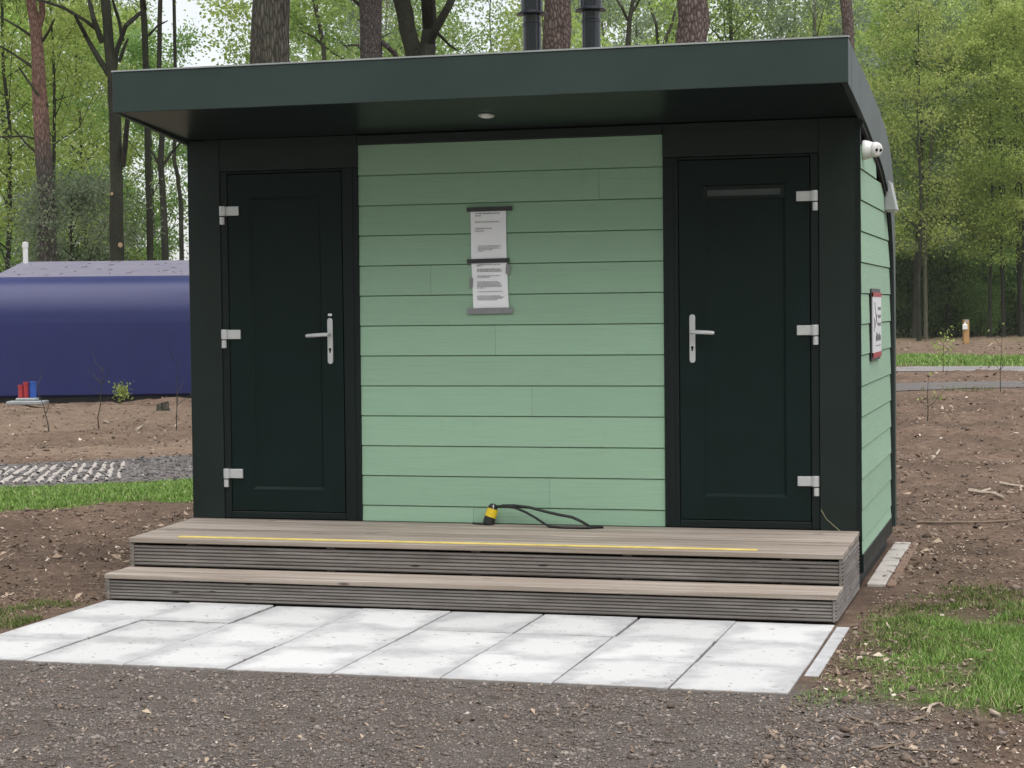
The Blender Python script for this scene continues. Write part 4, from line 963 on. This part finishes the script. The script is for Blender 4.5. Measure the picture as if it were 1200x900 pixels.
def variant(key, seed, h, r0, base, spread, nl, per, sig, leaf, bark, lm, up=.5, shape='round', aspect=.6, flat=0., wander=.25):
    mb, pts = grow(seed, h, r0, base, spread, nl, per, sig, up, shape, wander)
    tm = mb.mesh('trunk'); tm.materials.append(M[bark]); cm = leaf_mesh('crown', pts, leaf, seed, aspect, flat); cm.materials.append(M[lm]); VAR[key] = (tm, cm)
#        key     seed  h   r0  base sprd nl  per sig  leaf
variant('beech',  1, 17, .16, 2.2, 3.6, 32, 100, .36, .066, 'bark_thin', 'leaf_spring', 0.85)
variant('beech2', 2, 14, .13, 1.5, 3.2, 28, 104, .33, .064, 'bark_thin', 'leaf_spring', 0.75)
variant('oak',    3, 16, .20, 3.0, 4.2, 30, 98, .38, .068, 'bark_dark', 'leaf_mid', 0.8)
variant('birch',  4, 18, .11, 4.0, 2.4, 30, 66, .30, .068, 'bark_pale', 'leaf_olive', 0.9)
variant('maple',  5, 12, .10, 1.2, 2.8, 27, 100, .32, .064, 'bark_thin', 'leaf_mid', 0.85)
variant('pine',   6, 19, .20, 9.0, 2.6, 26, 95, .45, .085, 'bark_pine', 'needle', .15, 'round', .12)
variant('bush',   7, 3.2, .05, .2, 1.5, 22, 60, .28, .055, 'bark_thin', 'leaf_dark', .5)
variant('bush2',  8, 2.4, .04, .1, 1.3, 20, 60, .25, .050, 'bark_thin', 'leaf_mid', .6)
variant('high',   9, 20, .20, 9.0, 3.6, 26, 90, .60, .090, 'bark_dark', 'leaf_spring', .35)
variant('sparse', 10, 15, .09, 3.0, 2.6, 26, 36, .36, .072, 'bark_dark', 'leaf_spring', 0.85)
variant('dense_dark', 12, 9, .12, .8, 2.8, 30, 85, .50, .080, 'bark_dark', 'leaf_dark', .35)
variant('slim',   13, 19, .10, 5.0, 2.4, 28, 50, .36, .075, 'bark_thin', 'leaf_spring', 1)
variant('grey',   14, 4.6, .07, .3, 1.7, 28, 70, .28, .045, 'bark_thin', 'leaf_olive', .6)
KIND = {'grey': ('bush', 'tall grey green bush'), 'slim': ('slender_tree', 'slim straight stemmed green tree'), 'beech': ('leafy_tree', 'tall spring green tree'), 'beech2': ('leafy_tree', 'low branched spring green tree'), 'oak': ('leafy_tree', 'broad mid green tree'),
        'birch': ('slender_tree', 'pale stemmed greyish tree'), 'maple': ('leafy_tree', 'smaller mid green tree'),
        'bush': ('bush', 'dark green bush'), 'bush2': ('bush', 'mid green bush'),
        'sparse': ('young_tree', 'thin sparsely leafed tree'), 'dense_dark': ('leafy_tree', 'dense dark understorey tree')}
def plant(key, x, y, s=1.0, where='', r=random.Random(4)):
    tm, cm = VAR[key]; nm, lb = KIND[key]
    o = empty(nm, (x, y, hz(x, y) * float(sst(160, 60, np.hypot(x, y))) - .05), r.uniform(0, 6.28)); o.scale = (s * r.uniform(.9, 1.1), s * r.uniform(.9, 1.1), s)
    tag(o, lb + ' ' + where, 'bush' if 'bush' in nm else 'tree', lb + 's ' + where if not lb.endswith('bush') else lb + 'es ' + where)
    link('trunk', tm, None, o); link('crown', cm, None, o); return o
def at(px, D):
    # ground place in the direction of a picture column at a distance
    q = CAM + ray(px, 365) * D; return q[0], q[1]
R4 = random.Random(44)
def band(x0, x1, d0, d1, n, keys, where, smin=.85, smax=1.2):
    for i in range(n):
        px = x0 + (x1 - x0) * (i + R4.random()) / n; D = R4.uniform(d0, d1); x, y = at(px, D)
        plant(keys[(i * 7 + R4.randint(0, 1)) % len(keys)], x, y, R4.uniform(smin, smax), where)
# right-hand forest
band(1030, 1260, 86, 96, 6, ['slim', 'sparse', 'slim'], 'standing free before the wood beyond the gravel path', .8, 1.1)
band(1000, 1330, 94, 104, 9, ['beech', 'birch', 'beech2', 'maple', 'beech'], 'at the front edge beyond the gravel path')
band(990, 1340, 106, 118, 9, ['beech', 'oak', 'beech2', 'birch'], 'in the second row beyond the gravel path', 1.0, 1.3)
band(980, 1350, 125, 150, 10, ['beech', 'oak', 'beech', 'dense_dark', 'beech2'], 'deep in the wood beyond the gravel path', 1.1, 1.6)
band(1000, 1330, 92, 102, 18, ['bush', 'bush2', 'bush2'], 'along the wood edge beyond the gravel path', .7, 1.7)
band(1010, 1300, 97, 106, 7, ['dense_dark', 'maple'], 'among the bushes beyond the gravel path', .55, .8)
band(1000, 1330, 104, 122, 12, ['bush', 'dense_dark', 'bush'], 'in the shade beyond the gravel path', .8, 1.1)
# behind the roof
band(310, 1000, 62, 76, 8, ['sparse', 'beech2', 'sparse', 'oak', 'birch'], 'close behind the dark cabin roof', .8, 1.1)
band(320, 1000, 84, 110, 10, ['beech', 'sparse', 'oak', 'birch'], 'far behind the dark cabin roof', .9, 1.2)
# left-hand forest
band(-120, 130, 58, 66, 5, ['sparse', 'beech2', 'birch'], 'close behind the blue cabin', .75, 1.0)
band(-120, 150, 74, 86, 6, ['beech', 'sparse', 'beech2'], 'further behind the blue cabin', .8, 1.1)
band(-120, 190, 100, 125, 5, ['sparse', 'maple', 'sparse'], 'far behind the blue cabin', .7, .9)
plant('maple', *at(188, 64), .85, 'beside the dark cabin corner'); plant('grey', *at(84, 47), 1.0, 'behind the blue cabin'); plant('sparse', *at(262, 110), .6, 'far behind the left roof corner')
band(-100, 220, 60, 75, 8, ['bush', 'bush2'], 'behind the blue cabin', .8, 1.2)
# unseen trees added across the clearing to shade the low sky on the front wall
for i in range(26):
    a = math.radians(-8 - 164 * (i + R4.random()) / 26); D = R4.uniform(24, 40)
    plant(['beech', 'oak', 'beech2', 'beech', 'birch'][i % 5], 3 + D * math.cos(a), -14 + D * math.sin(a), R4.uniform(1.0, 1.3), 'added out of view across the clearing to shade the cabin front')

# single trees that stand close enough to be told apart
def special(name, label, D, stems, bark, key=None, kscale=1.0, top=None, sides=14, seed=0, cat='tree', extra_h=6.0, limb=None):
    # stems: list of (pixel polyline from low to high, start width px, end width px); placed on a vertical plane at depth D
    base = CAM + ray(stems[0][0][0][0], 365) * D; gz = hz(base[0], base[1]) - .1
    o = empty(name, (base[0], base[1], gz)); tag(o, label, cat); r = random.Random(seed + 5)
    mb = MB()
    for si, (poly, w0, w1) in enumerate(stems):
        P = []
        for j, (x, y) in enumerate(poly):
            q = pD(x, y, D); off = (0 if si == 0 else r.uniform(-.25, .25) * j)
            P.append(np.array([q[0], q[1], q[2]]) + off * CW * np.array([1, 1, 0]) - np.array([base[0], base[1], gz]))
        if si == 0:
            lo = P[0].copy(); lo[2] = 0; P = [lo] + P; hi = P[-1] + (P[-1] - P[-2]) / max(.2, np.linalg.norm(P[-1] - P[-2])) * extra_h; P.append(hi)
        wa, wb = w0 * D / FPX / 2, w1 * D / FPX / 2; n = len(P)
        # subdivide for a knotty outline
        Q = []; Rr = []
        for j in range(n - 1):
            ks = max(2, int(np.linalg.norm(P[j+1] - P[j]) / .5)) if si == 0 else 3
            for k in range(ks):
                t = k / ks; g_ = (j + t) / (n - 1); Q.append(P[j] * (1 - t) + P[j+1] * t + np.array([r.gauss(0, .05 * wa), r.gauss(0, .05 * wa), 0])); Rr.append((wa * (1 - g_) + wb * g_) * r.uniform(.95, 1.05))
        Q.append(P[-1]); Rr.append(wb * .7)
        if si == 0: Rr[0] *= 1.3
        if limb and si > 1: MB().tube(Q, Rr, 8).build('branch', M[limb], o)
        else: mb.tube(Q, Rr, sides if si == 0 else 8)
    mb.build('trunk', M[bark], o)
    if key:
        c = link('crown', VAR[key][1], None, o); c.location = (0, 0, top if top is not None else 0); c.scale = (kscale,) * 3; c.rotation_euler = (0, 0, r.uniform(0, 6))
    return o
special('pine_tree', 'tall pine with orange red upper bark beyond the blue cabin', 46,
    [([(56, 300), (54, 220), (48, 130), (45, 70), (42, 30), (36, 0)], 24, 9), ([(46, 30), (50, 15), (53, -10)], 9, 6), ([(56, 125), (44, 108), (32, 92), (25, 80)], 4, 2), ([(44, 84), (28, 72), (10, 60), (-12, 47)], 4, 2), ([(42, 46), (22, 32), (-6, 16)], 4, 2), ([(50, 48), (60, 38), (68, 24)], 4, 2), ([(50, 165), (30, 160), (0, 162)], 3, 2), ([(46, 182), (30, 168), (14, 150)], 3.5, 2)], 'bark_redpine', 'pine', 1.0, 0, seed=1, limb='bark_thin')
special('forked_tree', 'dark forked tree with several limbs standing behind the blue cabin', 41,
    [([(137, 298), (136, 220), (135, 140), (132, 90), (128, 50), (124, 0)], 17, 10), ([(128, 88), (112, 62), (98, 40), (96, 22)], 8, 4), ([(118, 38), (100, 24), (76, 10), (48, 0), (30, -8)], 5, 3), ([(134, 80), (138, 58), (150, 32), (165, 6), (172, -12)], 7, 4),
     ([(143, 195), (147, 178), (152, 145), (155, 120)], 8, 5), ([(120, 50), (112, 25), (100, -5)], 8, 5), ([(144, 48), (140, 25), (135, 0)], 5, 3), ([(140, 72), (146, 58), (150, 45)], 5, 3)], 'bark_dark', 'high', .8, 3.5, seed=2, extra_h=5)
FT = bpy.data.objects['forked_tree']
for (x, y, rr_) in ((141, 287, .055), (131, 227, .035)):
    q = pD(x, y, 41 - .17) - np.array(FT.location); mb = MB(); lathe(mb, [(rr_, 0), (rr_ * .8, .02)], (q[0], q[1], q[2]), 12, 'y'); mb.add([], []); mb.build('cut_scar', M['cut_wood'], FT)
special('slender_tree', 'slender dark stem leaning beside the forked tree', 47, [([(176, 298), (174, 200), (171, 80), (169, 30), (167, 0)], 8, 7), ([(174, 42), (186, 32), (200, 27)], 3, 1.5)], 'bark_dark', 'sparse', 1.0, 7, 10, 3)
special('slender_tree', 'thin dark trunk with side twigs close to the cabin corner', 54, [([(194, 298), (191, 230), (188, 190), (190, 160), (186, 100), (188, 0)], 9, 5), ([(190, 200), (180, 180), (170, 170)], 4, 2), ([(190, 195), (200, 178), (212, 168)], 4, 2)], 'bark_dark', 'sparse', 1.0, 7, 10, 4)
special('slender_tree', 'thin bent trunk nearest the dark cabin corner', 55, [([(213, 298), (212, 240), (208, 205), (204, 188), (206, 120), (204, 0)], 6, 4)], 'bark_dark', 'sparse', .9, 7, 8, 5)
special('oak_tree', 'thick furrowed grey brown trunk rising behind the cabin roof', 27, [([(315, 330), (317, 200), (317, 78), (319, 0)], 48, 44)], 'bark_oak', 'high', 1.0, 1, 22, 6, extra_h=11)
special('young_tree', 'thin wavy stem between the thick oak and the scaly grey trunk', 44, [([(380, 330), (381, 120), (380, 60), (374, 28), (368, 0)], 6, 5), ([(378, 45), (372, 20), (371, 0)], 3, 2), ([(381, 55), (368, 42), (352, 38)], 3, 1.5)], 'bark_thin', 'sparse', .9, 2, 8, 7)
special('larch_tree', 'scaly grey trunk beside the forked stems behind the roof', 30, [([(434, 330), (435, 150), (436, 70), (434, 0)], 29, 25), ([(437, 22), (425, 8), (408, -4)], 5, 3), ([(448, 50), (455, 56), (466, 66)], 7, 5), ([(432, 68), (420, 54), (404, 54)], 4, 2)], 'bark_grey', 'pine', 1.05, 2, 18, 8, extra_h=11)
special('forked_tree', 'smooth dark tree with wide forked stems behind the roof', 31, [([(496, 330), (494, 150), (486, 70), (478, 34), (470, 0), (462, -40)], 22, 19), ([(498, 130), (501, 70), (502, 30), (501, -30)], 20, 17), ([(503, 50), (512, 34), (524, 14), (533, -6)], 11, 8), ([(512, 38), (526, 52), (538, 64)], 4, 2)], 'bark_dark', 'high', .9, 2, 16, 9, extra_h=8)
special('pine_tree', 'pine trunk with plated brown bark right behind the black flues', 29, [([(650, 330), (651, 200), (652, 62), (653, 0)], 33, 31)], 'bark_pine', 'pine', 1.1, 2, 20, 10, extra_h=13)
special('pine_tree', 'pine trunk with brown bark standing clear of the flues', 27, [([(813, 330), (812, 200), (811, 50), (811, 0)], 39, 36)], 'bark_pine', 'pine', 1.1, 2, 20, 11, extra_h=13)
special('pine_tree', 'slim reddish pine stem behind the right roof corner', 45, [([(1000, 330), (998, 150), (995, 55), (992, 0)], 15, 13)], 'bark_pine', 'pine', 1.0, 2, 14, 12, extra_h=12)
special('young_tree', 'small spreading tree between the two brown pines', 50, [([(737, 330), (736, 120), (736, 50), (738, 22), (742, 0)], 7, 5), ([(736, 24), (728, 10), (722, -5)], 4, 3), ([(738, 18), (746, 6), (752, -6)], 4, 2), ([(772, 60), (768, 30), (762, 0)], 4, 3), ([(778, 52), (787, 30), (793, 8)], 5, 3)], 'bark_thin', 'sparse', .9, 2, 8, 13)
special('slender_tree', 'pale slender trunk leaning at the edge of the right forest', 90, [([(1085, 380), (1084, 300), (1086, 240), (1090, 190), (1096, 130)], 5, 3)], 'bark_pale', 'birch', .9, 0, 8, 14)
special('slender_tree', 'straight brown trunk beside the pale one at the forest edge', 91, [([(1071, 380), (1074, 300), (1078, 240), (1080, 160), (1078, 130)], 6, 4)], 'bark_thin', 'beech', .9, 1, 8, 15)
special('slender_tree', 'dark straight trunk at the edge of the right forest', 90, [([(1176, 382), (1174, 300), (1176, 220), (1170, 130)], 5, 3), ([(1176, 250), (1168, 200), (1162, 160)], 3, 2)], 'bark_dark', 'beech2', .9, 2, 8, 16)
special('slender_tree', 'dark trunk standing outermost at the right forest edge', 90, [([(1196, 384), (1194, 300), (1192, 220), (1190, 120)], 7, 5), ([(1192, 200), (1185, 170), (1180, 140)], 3, 2)], 'bark_dark', 'beech', .9, 2, 8, 17)

# ------------------------------------------------------------------ added haze volume, softens the woodland and lifts its shadows
t = NT('added_haze'); pv = t.n('VolumePrincipled'); pv.inputs['Color'].default_value = (.92, .95, .93, 1); pv.inputs['Density'].default_value = .0003; pv.inputs['Anisotropy'].default_value = .2
t.t.links.new(pv.outputs[0], t.out.inputs['Volume'])
hz_ = MB().box((gx[0] - 20, gy[0] - 20, -1.5), (gx[-1] + 20, gy[-1] + 20, 36)).build('haze', t.m); tag(hz_, 'thin pale haze volume added to soften the woodland', 'haze', kind='stuff')
